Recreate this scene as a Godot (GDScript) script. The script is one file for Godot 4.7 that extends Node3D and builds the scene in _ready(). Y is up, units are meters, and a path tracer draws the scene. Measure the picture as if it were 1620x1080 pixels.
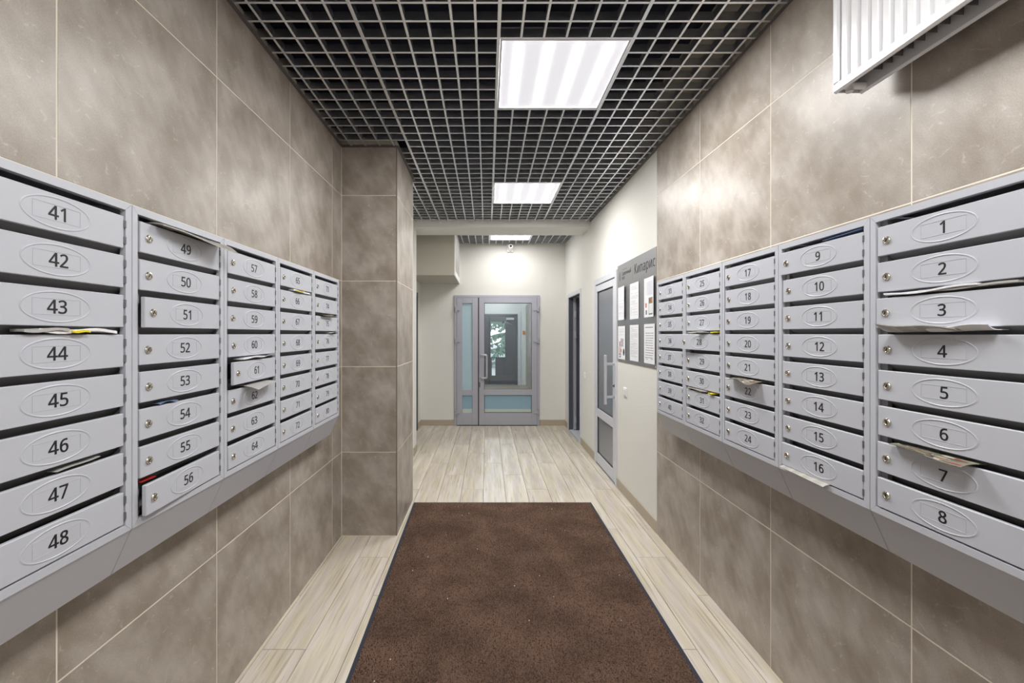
extends Node3D

# Entrance hall of an apartment house. Camera at the origin of x and z, looking along -z; eye height EYE.
const EYE := 1.415
const XL := -1.023       # front of the left wall tiles
const XLP := -1.036      # left plaster behind the pillar
const XR := 1.206        # right wall
const ZFAR := -6.60      # far wall
const ZBACK := -(-1.75)  # wall behind the camera (z = +1.75)
const H1 := 2.725        # underside of the ceiling grille
const H2 := 2.800        # underside of the grille past the beam
const TOP := 3.14

var M := {}
var used := {}
var cache := {}
var rng := RandomNumberGenerator.new()


# ------------------------------------------------------------------ geometry collector
class Geo:
	var v := PackedVector3Array()
	var n := PackedVector3Array()
	var uv := PackedVector2Array()
	var ix := PackedInt32Array()
	var t := Transform3D.IDENTITY

	func tri3(a, b, c, na, nb, nc, ua, ub, uc):
		var cr: Vector3 = (b - a).cross(c - a)
		var mean: Vector3 = na + nb + nc
		var k := v.size()
		for p in [a, b, c]:
			v.append(t * p)
		for q in [na, nb, nc]:
			n.append((t.basis * q).normalized())
		uv.append(ua); uv.append(ub); uv.append(uc)
		if cr.dot(mean) > 0.0:
			ix.append(k); ix.append(k + 2); ix.append(k + 1)
		else:
			ix.append(k); ix.append(k + 1); ix.append(k + 2)

	func quad(a: Vector3, b: Vector3, c: Vector3, d: Vector3, nn: Vector3, u0 := Vector2(0, 1), u1 := Vector2(1, 1), u2 := Vector2(1, 0), u3 := Vector2(0, 0)):
		var cr := (b - a).cross(c - a)
		if cr.length_squared() < 1e-20:
			cr = (c - a).cross(d - a)
		var k := v.size()
		v.append(t * a); v.append(t * b); v.append(t * c); v.append(t * d)
		var m := (t.basis * nn).normalized()
		for i in 4:
			n.append(m)
		uv.append(u0); uv.append(u1); uv.append(u2); uv.append(u3)
		if cr.dot(nn) > 0.0:
			ix.append_array(PackedInt32Array([k, k + 2, k + 1, k, k + 3, k + 2]))
		else:
			ix.append_array(PackedInt32Array([k, k + 1, k + 2, k, k + 2, k + 3]))

	func squad(a, b, c, d, na, nb, nc, nd, ua := Vector2.ZERO, ub := Vector2.ZERO, uc := Vector2.ZERO, ud := Vector2.ZERO):
		tri3(a, b, c, na, nb, nc, ua, ub, uc)
		tri3(a, c, d, na, nc, nd, ua, uc, ud)

	# box with chamfered edges (bev 0 = sharp); uv in metres on each face
	func box(lo: Vector3, hi: Vector3, bev := 0.0):
		var e := minf(bev, 0.49 * minf(hi.x - lo.x, minf(hi.y - lo.y, hi.z - lo.z)))
		for ax in 3:
			var p := (ax + 1) % 3
			var q := (ax + 2) % 3
			for s in 2:
				var nn := Vector3.ZERO
				nn[ax] = 1.0 if s else -1.0
				var c := []
				var us := []
				for k in [[0, 0], [1, 0], [1, 1], [0, 1]]:
					var w := Vector3.ZERO
					w[ax] = hi[ax] if s else lo[ax]
					w[p] = (hi[p] - e) if k[0] else (lo[p] + e)
					w[q] = (hi[q] - e) if k[1] else (lo[q] + e)
					c.append(w)
					us.append(Vector2(w.z, -w.y) if ax == 0 else Vector2(w.x, w.z) if ax == 1 else Vector2(w.x, -w.y))
				quad(c[0], c[1], c[2], c[3], nn, us[0], us[1], us[2], us[3])
		if e <= 0.0:
			return
		for ax in 3:
			var p := (ax + 1) % 3
			var q := (ax + 2) % 3
			for sp in 2:
				for sq in 2:
					var nn := Vector3.ZERO
					nn[p] = 1.0 if sp else -1.0
					nn[q] = 1.0 if sq else -1.0
					var a := Vector3.ZERO
					var b := Vector3.ZERO
					a[p] = hi[p] if sp else lo[p]
					a[q] = (hi[q] - e) if sq else (lo[q] + e)
					b[p] = (hi[p] - e) if sp else (lo[p] + e)
					b[q] = hi[q] if sq else lo[q]
					a[ax] = lo[ax] + e
					b[ax] = lo[ax] + e
					var a2 := a
					var b2 := b
					a2[ax] = hi[ax] - e
					b2[ax] = hi[ax] - e
					quad(a, b, b2, a2, nn)
		for sx in 2:
			for sy in 2:
				for sz in 2:
					var d := Vector3(1 if sx else -1, 1 if sy else -1, 1 if sz else -1)
					var c := Vector3(hi.x if sx else lo.x, hi.y if sy else lo.y, hi.z if sz else lo.z)
					tri3(c - Vector3(0, d.y, d.z) * e, c - Vector3(d.x, 0, d.z) * e, c - Vector3(d.x, d.y, 0) * e, d, d, d, Vector2.ZERO, Vector2.ZERO, Vector2.ZERO)

	# polygon in the (x, y) plane, extruded along z from z0 to z1
	func prism(poly: PackedVector2Array, z0: float, z1: float):
		var tri := Geometry2D.triangulate_polygon(poly)
		for i in range(0, tri.size(), 3):
			for s in 2:
				var z := z1 if s else z0
				var nn := Vector3(0, 0, 1 if s else -1)
				var a := poly[tri[i]]
				var b := poly[tri[i + 1]]
				var c := poly[tri[i + 2]]
				tri3(Vector3(a.x, a.y, z), Vector3(b.x, b.y, z), Vector3(c.x, c.y, z), nn, nn, nn, a, b, c)
		var area := 0.0
		for i in poly.size():
			var a := poly[i]
			var b := poly[(i + 1) % poly.size()]
			area += a.x * b.y - b.x * a.y
		var sg := 1.0 if area > 0.0 else -1.0
		for i in poly.size():
			var a := poly[i]
			var b := poly[(i + 1) % poly.size()]
			var d := (b - a) * sg
			quad(Vector3(a.x, a.y, z0), Vector3(b.x, b.y, z0), Vector3(b.x, b.y, z1), Vector3(a.x, a.y, z1), Vector3(d.y, -d.x, 0))

	# profile of (radius, height) turned about the y axis, smooth
	func lathe(prof: Array, segs := 16, sharp := true):
		for i in prof.size() - 1:
			var a: Vector2 = prof[i]
			var b: Vector2 = prof[i + 1]
			var d := (b - a)
			if d.length() < 1e-7:
				continue
			var nr := Vector2(d.y, -d.x).normalized()
			for k in segs:
				var t0 := TAU * k / segs
				var t1 := TAU * (k + 1) / segs
				var c0 := Vector3(cos(t0), 0, sin(t0))
				var c1 := Vector3(cos(t1), 0, sin(t1))
				var up := Vector3.UP
				var n0 := c0 * nr.x + up * nr.y
				var n1 := c1 * nr.x + up * nr.y
				if a.x > 1e-6:
					tri3(c0 * a.x + up * a.y, c1 * a.x + up * a.y, c1 * b.x + up * b.y, n0, n1, n1, Vector2.ZERO, Vector2.ZERO, Vector2.ZERO)
				if b.x > 1e-6:
					tri3(c0 * a.x + up * a.y, c1 * b.x + up * b.y, c0 * b.x + up * b.y, n0, n1, n0, Vector2.ZERO, Vector2.ZERO, Vector2.ZERO)

	func tube(pts: Array, r: float, segs := 10, closed := false, flat := 1.0):
		var rings := []
		var m := pts.size()
		for i in m:
			var a: Vector3 = pts[(i - 1 + m) % m] if closed or i > 0 else pts[0]
			var b: Vector3 = pts[(i + 1) % m] if closed or i < m - 1 else pts[m - 1]
			var dir := (b - a).normalized()
			var side := dir.cross(Vector3(0.13, 0.2, 0.97)).normalized()
			if absf(dir.z) > 0.9:
				side = dir.cross(Vector3.UP).normalized()
			var up := side.cross(dir).normalized()
			var ring := []
			for k in segs:
				var ang := TAU * k / segs
				ring.append([pts[i] + (side * cos(ang) + up * sin(ang) * flat) * r, side * cos(ang) + up * sin(ang)])
			rings.append(ring)
		for i in (m if closed else m - 1):
			var p: Array = rings[i]
			var q: Array = rings[(i + 1) % m]
			for k in segs:
				var k2 := (k + 1) % segs
				squad(p[k][0], p[k2][0], q[k2][0], q[k][0], p[k][1], p[k2][1], q[k2][1], q[k][1])
		if not closed:
			for e in 2:
				var ring: Array = rings[0] if e == 0 else rings[m - 1]
				var dir: Vector3 = (pts[0] - pts[1]).normalized() if e == 0 else (pts[m - 1] - pts[m - 2]).normalized()
				var c: Vector3 = pts[0] if e == 0 else pts[m - 1]
				for k in segs:
					tri3(c, ring[k][0], ring[(k + 1) % segs][0], dir, dir, dir, Vector2.ZERO, Vector2.ZERO, Vector2.ZERO)

	func into(mesh: ArrayMesh, mat: Material):
		var a := []
		a.resize(Mesh.ARRAY_MAX)
		a[Mesh.ARRAY_VERTEX] = v
		a[Mesh.ARRAY_NORMAL] = n
		a[Mesh.ARRAY_TEX_UV] = uv
		a[Mesh.ARRAY_INDEX] = ix
		mesh.add_surface_from_arrays(Mesh.PRIMITIVE_TRIANGLES, a)
		mesh.surface_set_material(mesh.get_surface_count() - 1, mat)
		return mesh

	func mesh(mat: Material) -> ArrayMesh:
		return into(ArrayMesh.new(), mat)


# ------------------------------------------------------------------ naming
func numbered(called: String) -> String:
	if not used.has(called):
		used[called] = 0
		return called
	used[called] += 1
	return "%s_%03d" % [called, used[called]]


func tag(o: Node, label: String, category := "", group := "", kind := ""):
	if label: o.set_meta("label", label)
	if category: o.set_meta("category", category)
	if group: o.set_meta("group", group)
	if kind: o.set_meta("kind", kind)
	return o


func thing(called: String, at: Vector3, turn: float, label: String, category: String, group := "", kind := "") -> Node3D:
	var o := Node3D.new()
	o.name = numbered(called)
	add_child(o)
	o.position = at
	o.rotation.y = turn
	tag(o, label, category, group, kind)
	return o


func put(called: String, mesh: Mesh, parent: Node, at := Vector3.ZERO) -> MeshInstance3D:
	var o := MeshInstance3D.new()
	o.mesh = mesh
	o.name = numbered(called) if parent == self else called
	parent.add_child(o, true)
	o.position = at
	return o


func boxpart(called: String, lo: Vector3, hi: Vector3, mat: Material, parent: Node, bev := 0.001) -> MeshInstance3D:
	# origin at the centre of the base
	var c := Vector3((lo.x + hi.x) / 2, lo.y, (lo.z + hi.z) / 2)
	var g := Geo.new()
	g.box(lo - c, hi - c, bev)
	return put(called, g.mesh(mat), parent, c)


# ------------------------------------------------------------------ materials and textures
func mat(called: String, col: Color, rough := 0.6, metal := 0.0) -> StandardMaterial3D:
	var m := StandardMaterial3D.new()
	m.resource_name = called
	m.albedo_color = col
	m.roughness = rough
	m.metallic = metal
	M[called] = m
	return m


func noise_bytes(seed: int, freq: float, w: int, h: int, kind := FastNoiseLite.TYPE_SIMPLEX_SMOOTH, octaves := 4, warp := 0.0, ridged := false) -> PackedByteArray:
	var f := FastNoiseLite.new()
	f.seed = seed
	f.noise_type = kind
	f.frequency = freq
	f.fractal_type = FastNoiseLite.FRACTAL_RIDGED if ridged else FastNoiseLite.FRACTAL_FBM
	f.fractal_octaves = octaves
	if warp > 0.0:
		f.domain_warp_enabled = true
		f.domain_warp_amplitude = warp
		f.domain_warp_frequency = freq * 0.8
		f.domain_warp_fractal_octaves = 3
	var im := f.get_image(w, h)
	im.convert(Image.FORMAT_L8)
	return im.get_data()


func stretched(seed: int, freq: float, w: int, h: int, sw: int, octaves := 4) -> PackedByteArray:
	var f := FastNoiseLite.new()
	f.seed = seed
	f.frequency = freq
	f.fractal_octaves = octaves
	f.domain_warp_enabled = true
	f.domain_warp_amplitude = 14.0
	f.domain_warp_frequency = 0.012
	var im := f.get_image(sw, h)
	im.convert(Image.FORMAT_L8)
	im.resize(w, h, Image.INTERPOLATE_CUBIC)
	return im.get_data()


func tex(im: Image) -> ImageTexture:
	im.generate_mipmaps()
	return ImageTexture.create_from_image(im)


func marble_texture(s: int) -> ImageTexture:
	# soft clouds, slanting brushed streaks and short pale veins
	var cloud := noise_bytes(11, 0.0045, s, s, FastNoiseLite.TYPE_SIMPLEX_SMOOTH, 3, 60.0)
	var vein2 := noise_bytes(14, 0.016, s, s, FastNoiseLite.TYPE_SIMPLEX, 3, 50.0, true)
	var gate := noise_bytes(17, 0.010, s, s, FastNoiseLite.TYPE_SIMPLEX, 2, 20.0)
	var fine := noise_bytes(15, 0.22, s, s, FastNoiseLite.TYPE_SIMPLEX, 3)
	var st := FastNoiseLite.new()
	st.seed = 71
	st.frequency = 0.022
	st.fractal_octaves = 4
	st.domain_warp_enabled = true
	st.domain_warp_amplitude = 26.0
	st.domain_warp_frequency = 0.012
	var sc := FastNoiseLite.new()
	sc.seed = 72
	sc.frequency = 0.024
	sc.fractal_type = FastNoiseLite.FRACTAL_RIDGED
	sc.fractal_octaves = 2
	sc.domain_warp_enabled = true
	sc.domain_warp_amplitude = 30.0
	sc.domain_warp_frequency = 0.01
	var out := PackedByteArray()
	out.resize(s * s * 3)
	for y in s:
		for x in s:
			var i := y * s + x
			var p := x * 0.55 + y * 0.835
			var q := -x * 0.835 + y * 0.55
			var streak := st.get_noise_2d(p * 0.42, q)
			var a := clampf(0.5 + (cloud[i] - 128) / 255.0 * 1.0 + streak * 0.24, 0.0, 1.0)
			var f := (fine[i] - 128) / 255.0
			var gt := clampf((gate[i] - 118) / 50.0, 0.0, 1.0)
			var scr := clampf((sc.get_noise_2d(x * 0.55 + 900.0, y * 0.7) - 0.76) / 0.2, 0.0, 1.0) * gt
			var w := scr * 0.42 + clampf((vein2[i] - 220) / 32.0, 0.0, 1.0) * 0.34 * (1.0 - gt)
			var r := lerpf(lerpf(140.0, 179.0, a), 216.0, w) + f * 17.0
			var g := lerpf(lerpf(130.0, 171.0, a), 210.0, w) + f * 17.0
			var b := lerpf(lerpf(118.0, 163.0, a), 204.0, w) + f * 17.0
			out[i * 3] = clampi(int(r), 0, 255)
			out[i * 3 + 1] = clampi(int(g), 0, 255)
			out[i * 3 + 2] = clampi(int(b), 0, 255)
	return tex(Image.create_from_data(s, s, false, Image.FORMAT_RGB8, out))


func wood_texture(w: int, h: int) -> ImageTexture:
	# five boards one above the other, each with its own tone; the grain runs along x
	var broad := stretched(21, 0.0085, w, h, w / 11, 3)
	var grain := stretched(22, 0.045, w, h, w / 26, 4)
	var thin := stretched(23, 0.20, w, h, w / 40, 3)
	var patch := stretched(24, 0.008, w, h, w / 5, 2)
	var warm := stretched(26, 0.013, w, h, w / 8, 2)
	var pale := [1.0, 0.72, 0.92, 0.58, 0.84]
	var out := PackedByteArray()
	out.resize(w * h * 3)
	for y in h:
		var p: float = pale[mini(4, y * 5 / h)]
		for x in w:
			var i := y * w + x
			var a := clampf(0.5 + (broad[i] - 128) / 255.0 * 1.15, 0.0, 1.0)
			var th := (thin[i] - 128) / 255.0
			var pt := clampf((patch[i] - 105) / 90.0, 0.0, 1.0)
			var tn := clampf((warm[i] - 90) / 90.0, 0.0, 1.0)
			var r := lerpf(190.0, 222.0, a * p)
			var g := lerpf(180.0, 215.0, a * p)
			var b := lerpf(lerpf(170.0, 160.0, tn), lerpf(206.0, 198.0, tn), a * p)
			var s := clampf((grain[i] - 138) / 70.0, 0.0, 1.0) * (0.14 + 0.85 * pt * (1.3 - p))
			r = lerpf(r, 150.0, s) + th * 20.0
			g = lerpf(g, 139.0, s) + th * 20.0
			b = lerpf(b, 122.0, s) + th * 20.0
			out[i * 3] = clampi(int(r), 0, 255)
			out[i * 3 + 1] = clampi(int(g), 0, 255)
			out[i * 3 + 2] = clampi(int(b), 0, 255)
	return tex(Image.create_from_data(w, h, false, Image.FORMAT_RGB8, out))


func noise_tex(seed: int, freq: float, size: int, octaves := 3) -> ImageTexture:
	var f := FastNoiseLite.new()
	f.seed = seed
	f.frequency = freq
	f.fractal_octaves = octaves
	var im := f.get_seamless_image(size, size)
	im.convert(Image.FORMAT_RGB8)
	return tex(im)


func sheet_texture(kind: int) -> ImageTexture:
	# print on paper: 0 letter, 1 form, 2 table with coloured flyer, 3 flyer with picture blocks, 4 dense text, 5 large handwriting-like lines, 6 newspaper, 7 colourful leaflet
	var w := 126
	var h := 178
	var im := Image.create(w, h, false, Image.FORMAT_RGB8)
	im.fill(Color(0.93, 0.935, 0.95))
	var r := RandomNumberGenerator.new()
	r.seed = 900 + kind
	var ink := Color(0.45, 0.46, 0.52)
	if kind in [0, 1, 4]:
		var y := 12
		while y < 160:
			var skip := r.randf() < (0.45 if kind == 0 else 0.28 if kind == 1 else 0.10)
			if not skip:
				var x := 14 + (r.randi() % 20 if y < 26 else 0)
				while x < 108:
					var l := r.randi_range(4, 14)
					im.fill_rect(Rect2i(x, y, mini(l, 112 - x), 1), ink.lightened(r.randf() * 0.4))
					x += l + 3
					if r.randf() < 0.06: break
			y += 4 if kind == 4 else 5
		if kind == 0:
			for x in [30, 52, 74, 92]:
				im.fill_rect(Rect2i(x, 96, 1, 44), ink.lightened(0.3))
	elif kind == 2:
		for x in [46, 62, 76, 90, 104]:
			im.fill_rect(Rect2i(x, 18, 3, 62), Color(0.62, 0.66, 0.76))
		for y in range(22, 80, 6):
			im.fill_rect(Rect2i(20, y, 92, 1), Color(0.75, 0.77, 0.83))
		im.fill_rect(Rect2i(56, 92, 56, 76), Color(0.36, 0.52, 0.42))
		im.fill_rect(Rect2i(59, 118, 50, 44), Color(0.88, 0.90, 0.90))
		im.fill_rect(Rect2i(60, 97, 48, 16), Color(0.74, 0.48, 0.36))
		im.fill_rect(Rect2i(66, 99, 14, 12), Color(0.35, 0.28, 0.24))
		im.fill_rect(Rect2i(16, 114, 16, 20), Color(0.80, 0.46, 0.36))
		im.fill_rect(Rect2i(20, 146, 14, 20), Color(0.42, 0.36, 0.40))
	elif kind == 3:
		for y in [16, 26, 32, 46]:
			im.fill_rect(Rect2i(22, y, 84, 1), ink.lightened(0.3))
		for y in range(68, 112, 4):
			im.fill_rect(Rect2i(40 + r.randi() % 12, y, 50, 2), Color(0.4, 0.38, 0.42))
		im.fill_rect(Rect2i(22, 84, 18, 26), Color(0.72, 0.45, 0.42))
		im.fill_rect(Rect2i(14, 112, 40, 40), Color(0.80, 0.77, 0.74))
		im.fill_rect(Rect2i(44, 124, 16, 16), Color(0.78, 0.36, 0.34))
		for k in 34:
			im.fill_rect(Rect2i(84 + absi(k - 17) / 2, 122 + k, 34 - absi(k - 17), 1), Color(0.22, 0.22, 0.24))
		im.fill_rect(Rect2i(14, 150, 34, 20), Color(0.35, 0.36, 0.44))
		im.fill_rect(Rect2i(18, 154, 20, 12), Color(0.86, 0.86, 0.9))
	elif kind == 5:
		im.fill_rect(Rect2i(14, 14, 92, 3), Color(0.35, 0.35, 0.38))
		for y in range(40, 152, 11):
			var x := 14 + r.randi() % 8
			while x < 104:
				var l := r.randi_range(6, 18)
				im.fill_rect(Rect2i(x, y, mini(l, 110 - x), 3), Color(0.38, 0.38, 0.42).lightened(r.randf() * 0.25))
				x += l + 4
		im.fill_rect(Rect2i(20, 158, 26, 2), ink)
		im.fill_rect(Rect2i(80, 156, 22, 2), ink)
	elif kind == 6:
		im.fill(Color(0.74, 0.73, 0.70))
		for y in range(6, 174, 3):
			for c in 4:
				if r.randf() < 0.85:
					im.fill_rect(Rect2i(6 + c * 30, y, r.randi_range(14, 25), 1), Color(0.42, 0.41, 0.40))
		im.fill_rect(Rect2i(36, 20, 52, 34), Color(0.40, 0.39, 0.38))
	elif kind == 7:
		im.fill(Color(0.50, 0.49, 0.44))
		im.fill_rect(Rect2i(0, 0, 126, 26), Color(0.30, 0.42, 0.30))
		for k in 60:
			im.fill_rect(Rect2i(r.randi() % 110, 16 + r.randi() % 150, r.randi_range(10, 34), r.randi_range(6, 22)), [Color(0.50, 0.22, 0.17), Color(0.56, 0.47, 0.36), Color(0.22, 0.26, 0.24), Color(0.76, 0.74, 0.68), Color(0.36, 0.31, 0.28), Color(0.34, 0.42, 0.33)][r.randi() % 6])
	return tex(im)


func light_texture() -> ImageTexture:
	# what the eye sees of four LED strips behind a prismatic diffuser
	var w := 256
	var im := Image.create(w, w, false, Image.FORMAT_RGB8)
	for y in w:
		for x in w:
			var u := (x + 0.5) / w
			var g := 0.0
			for k in 4:
				var d := (u - (0.135 + 0.243 * k)) / 0.040
				g += exp(-d * d)
			var e := 1.0 if y > 12 and y < 244 else 0.35
			var p := 0.96 if (x / 2 + y / 2) % 2 else 1.0
			var b := minf(1.0, (0.66 + 0.44 * g * e) * p)
			im.set_pixel(x, y, Color(minf(1, b * 0.985), minf(1, b * 0.99), minf(1, b * 1.03)))
	return tex(im)


func make_materials():
	var m := mat("marble_tile", Color(1, 1, 1), 0.39)
	m.albedo_texture = marble_texture(1536)
	m.metallic_specular = 0.5
	m = mat("grout", Color8(226, 219, 204), 0.9)
	m = mat("edge_trim", Color8(120, 108, 94), 0.5)
	m = mat("wood_plank", Color(1, 1, 1), 0.42)
	m.albedo_texture = wood_texture(2048, 1024)
	m = mat("floor_joint", Color8(92, 84, 74), 0.9)
	m = mat("plaster", Color8(225, 224, 219), 0.85)
	m.heightmap_enabled = true
	m.heightmap_texture = noise_tex(31, 0.06, 512, 4)
	m.heightmap_scale = 0.06
	m.uv1_triplanar = true
	m.uv1_world_triplanar = true
	m.uv1_scale = Vector3(1.6, 1.6, 1.6)
	m = mat("skirting", Color8(176, 164, 146), 0.45)
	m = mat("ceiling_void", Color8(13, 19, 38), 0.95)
	m = mat("grille_metal", Color8(232, 234, 238), 0.33, 1.0)
	m = mat("angle_metal", Color8(98, 94, 94), 0.5, 0.2)
	m = mat("mailbox_paint", Color8(190, 193, 202), 0.38)
	m.heightmap_enabled = true
	m.heightmap_texture = noise_tex(33, 0.12, 256, 2)
	m.heightmap_scale = 0.006
	m.uv1_triplanar = true
	m.uv1_scale = Vector3(22, 22, 22)
	m = mat("mailbox_inside", Color8(128, 128, 130), 0.6)
	m = mat("hinge_metal", Color8(118, 119, 124), 0.4, 0.5)
	m = mat("lock_metal", Color8(205, 200, 190), 0.22, 1.0)
	m = mat("lock_slot", Color8(25, 22, 20), 0.5)
	m = mat("lock_slot_red", Color8(120, 24, 20), 0.5)
	m = mat("lock_slot_blue", Color8(30, 60, 110), 0.5)
	m = mat("number_ink", Color8(22, 22, 24), 0.6)
	m = mat("mat_rubber", Color8(40, 44, 58), 0.7)
	m = mat("mat_pile", Color(1, 1, 1), 0.95)
	m.vertex_color_use_as_albedo = true
	m = mat("mat_backing", Color8(62, 42, 33), 1.0)
	m = mat("door_aluminium", Color8(172, 173, 184), 0.4, 0.15)
	m = mat("frame_white", Color8(206, 208, 216), 0.4)
	m = mat("door_groove", Color8(52, 50, 50), 0.7)
	m = mat("door_panel_grey", Color8(132, 135, 143), 0.22, 0.35)
	m = mat("dark_door", Color8(74, 79, 88), 0.4)
	m = mat("dark_hole", Color8(24, 24, 26), 0.8)
	m = mat("handle_metal", Color8(196, 198, 206), 0.3, 0.5)
	m = mat("clear_glass", Color(0.86, 0.92, 0.92, 0.015), 0.02)
	m.transparency = BaseMaterial3D.TRANSPARENCY_ALPHA
	m = mat("frosted_film", Color8(190, 214, 222), 0.25)
	m.backlight_enabled = true
	m.backlight = Color(0.5, 0.6, 0.65)
	m = mat("blue_film", Color8(150, 182, 200), 0.25)
	m.backlight_enabled = true
	m.backlight = Color(0.4, 0.5, 0.55)
	m = mat("frosted_film_pale", Color8(205, 216, 208), 0.3)
	m.backlight_enabled = true
	m.backlight = Color(0.5, 0.55, 0.5)
	m = mat("white_plastic", Color8(236, 236, 234), 0.35)
	m = mat("duct_paint", Color8(196, 192, 180), 0.8)
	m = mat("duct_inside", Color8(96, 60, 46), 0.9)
	m = mat("radiator_enamel", Color8(222, 222, 225), 0.2)
	m.clearcoat_enabled = true
	m.clearcoat = 0.4
	m = mat("radiator_fin", Color8(120, 121, 124), 0.5, 0.3)
	m = mat("board_steel", Color8(160, 161, 164), 0.40, 0.85)
	m = mat("board_edge", Color8(150, 120, 62), 0.6)
	m = mat("board_ink", Color8(48, 46, 48), 0.6)
	m = mat("board_ink_grey", Color8(112, 112, 116), 0.6)
	m = mat("sleeve", Color(0.95, 0.96, 0.98, 0.12), 0.08)
	m.transparency = BaseMaterial3D.TRANSPARENCY_ALPHA
	m = mat("camera_lens", Color8(20, 20, 24), 0.1)
	for k in 8:
		m = mat("print_%d" % k, Color(1, 1, 1), 0.55)
		m.albedo_texture = sheet_texture(k)
	m = mat("paper_white", Color8(236, 236, 238), 0.6)
	m = mat("paper_grey", Color8(176, 174, 172), 0.6)
	m = mat("paper_yellow", Color8(226, 206, 30), 0.55)
	m = mat("paper_blue", Color8(108, 132, 170), 0.55)
	m = mat("paper_red", Color8(168, 34, 30), 0.55)
	m = mat("light_housing", Color8(206, 206, 212), 0.4, 0.2)
	m = mat("light_diffuser", Color8(230, 230, 235), 0.4)
	m.emission_enabled = true
	m.emission = Color(0, 0, 0)
	m.emission_texture = light_texture()
	m.emission_energy_multiplier = 1.05
	m = mat("lamp_bowl", Color8(235, 238, 240), 0.3)
	m.emission_enabled = true
	m.emission = Color(0.86, 0.94, 1.0)
	m.emission_energy_multiplier = 1.2
	m = mat("concrete", Color8(150, 148, 144), 0.9)
	m = mat("vestibule_tile", Color8(168, 158, 138), 0.45)
	m = mat("paving", Color8(150, 150, 146), 0.95)
	m = mat("grass", Color8(92, 110, 74), 1.0)
	m = mat("bark", Color8(78, 64, 54), 0.95)
	m = mat("needles", Color8(66, 104, 88), 0.8)
	m.backlight_enabled = true
	m.backlight = Color(0.25, 0.35, 0.28)
	m = mat("facade", Color8(214, 208, 198), 0.9)
	m = mat("facade_window", Color8(80, 92, 104), 0.15)
	m = mat("button_orange", Color8(214, 120, 30), 0.4)


# ------------------------------------------------------------------ tiles
func tile_mesh(w: float, h: float, variant: int) -> ArrayMesh:
	var key := "tile %.4f %.4f %d" % [w, h, variant]
	if not cache.has(key):
		var g := Geo.new()
		var t := 0.008
		var e := 0.001
		var o := Vector2((variant % 3) / 3.0, (variant / 3 % 3) / 3.0)
		var s := 1.0 / 1.8
		var f := func(x, y):
			return o + Vector2(x, 0.6 - y) * s
		g.quad(Vector3(e, e, t), Vector3(w - e, e, t), Vector3(w - e, h - e, t), Vector3(e, h - e, t), Vector3(0, 0, 1), f.call(e, e), f.call(w - e, e), f.call(w - e, h - e), f.call(e, h - e))
		var c := [Vector3(0, 0, 0), Vector3(w, 0, 0), Vector3(w, h, 0), Vector3(0, h, 0)]
		var i := [Vector3(e, e, t), Vector3(w - e, e, t), Vector3(w - e, h - e, t), Vector3(e, h - e, t)]
		var nn := [Vector3(0, -1, 0), Vector3(1, 0, 0), Vector3(0, 1, 0), Vector3(-1, 0, 0)]
		for k in 4:
			var k2 := (k + 1) % 4
			var a: Vector3 = c[k]
			var b: Vector3 = c[k2]
			var up := Vector3(0, 0, t - e)
			var ua: Vector2 = f.call(a.x, a.y)
			var ub: Vector2 = f.call(b.x, b.y)
			g.quad(a, b, b + up, a + up, nn[k], ua, ub, ub, ua)
			g.quad(a + up, b + up, i[k2], i[k], nn[k] + Vector3(0, 0, 1), ua, ub, ub, ua)
		cache[key] = g.mesh(M.marble_tile)
	return cache[key]


# rows and columns of tiles on a plane: origin o, along = direction of x, out = normal
func tile_field(parent: Node, o: Vector3, along: Vector3, out: Vector3, xs: Array, ys: Array, seed: int):
	var r := RandomNumberGenerator.new()
	r.seed = seed
	var j := 0.0016
	for i in xs.size() - 1:
		for k in ys.size() - 1:
			var w: float = xs[i + 1] - xs[i] - 2 * j
			var h: float = ys[k + 1] - ys[k] - 2 * j
			var mi := put("tile", tile_mesh(w, h, r.randi() % 9), parent)
			mi.transform = Transform3D(Basis(along, Vector3.UP, out), o + along * (xs[i] + j) + Vector3.UP * (ys[k] + j))


# ------------------------------------------------------------------ mailboxes
const UW := 0.3747
const UD := 0.12
const DOOR_H := 0.080
const PITCH := 0.098
const UBASE := EYE - 0.611


func uy(rel: float) -> float: # height relative to the eye -> height above the unit's base
	return rel + 0.611


func door_top(k: int) -> float:
	return uy(0.2925 - PITCH * k)


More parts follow.
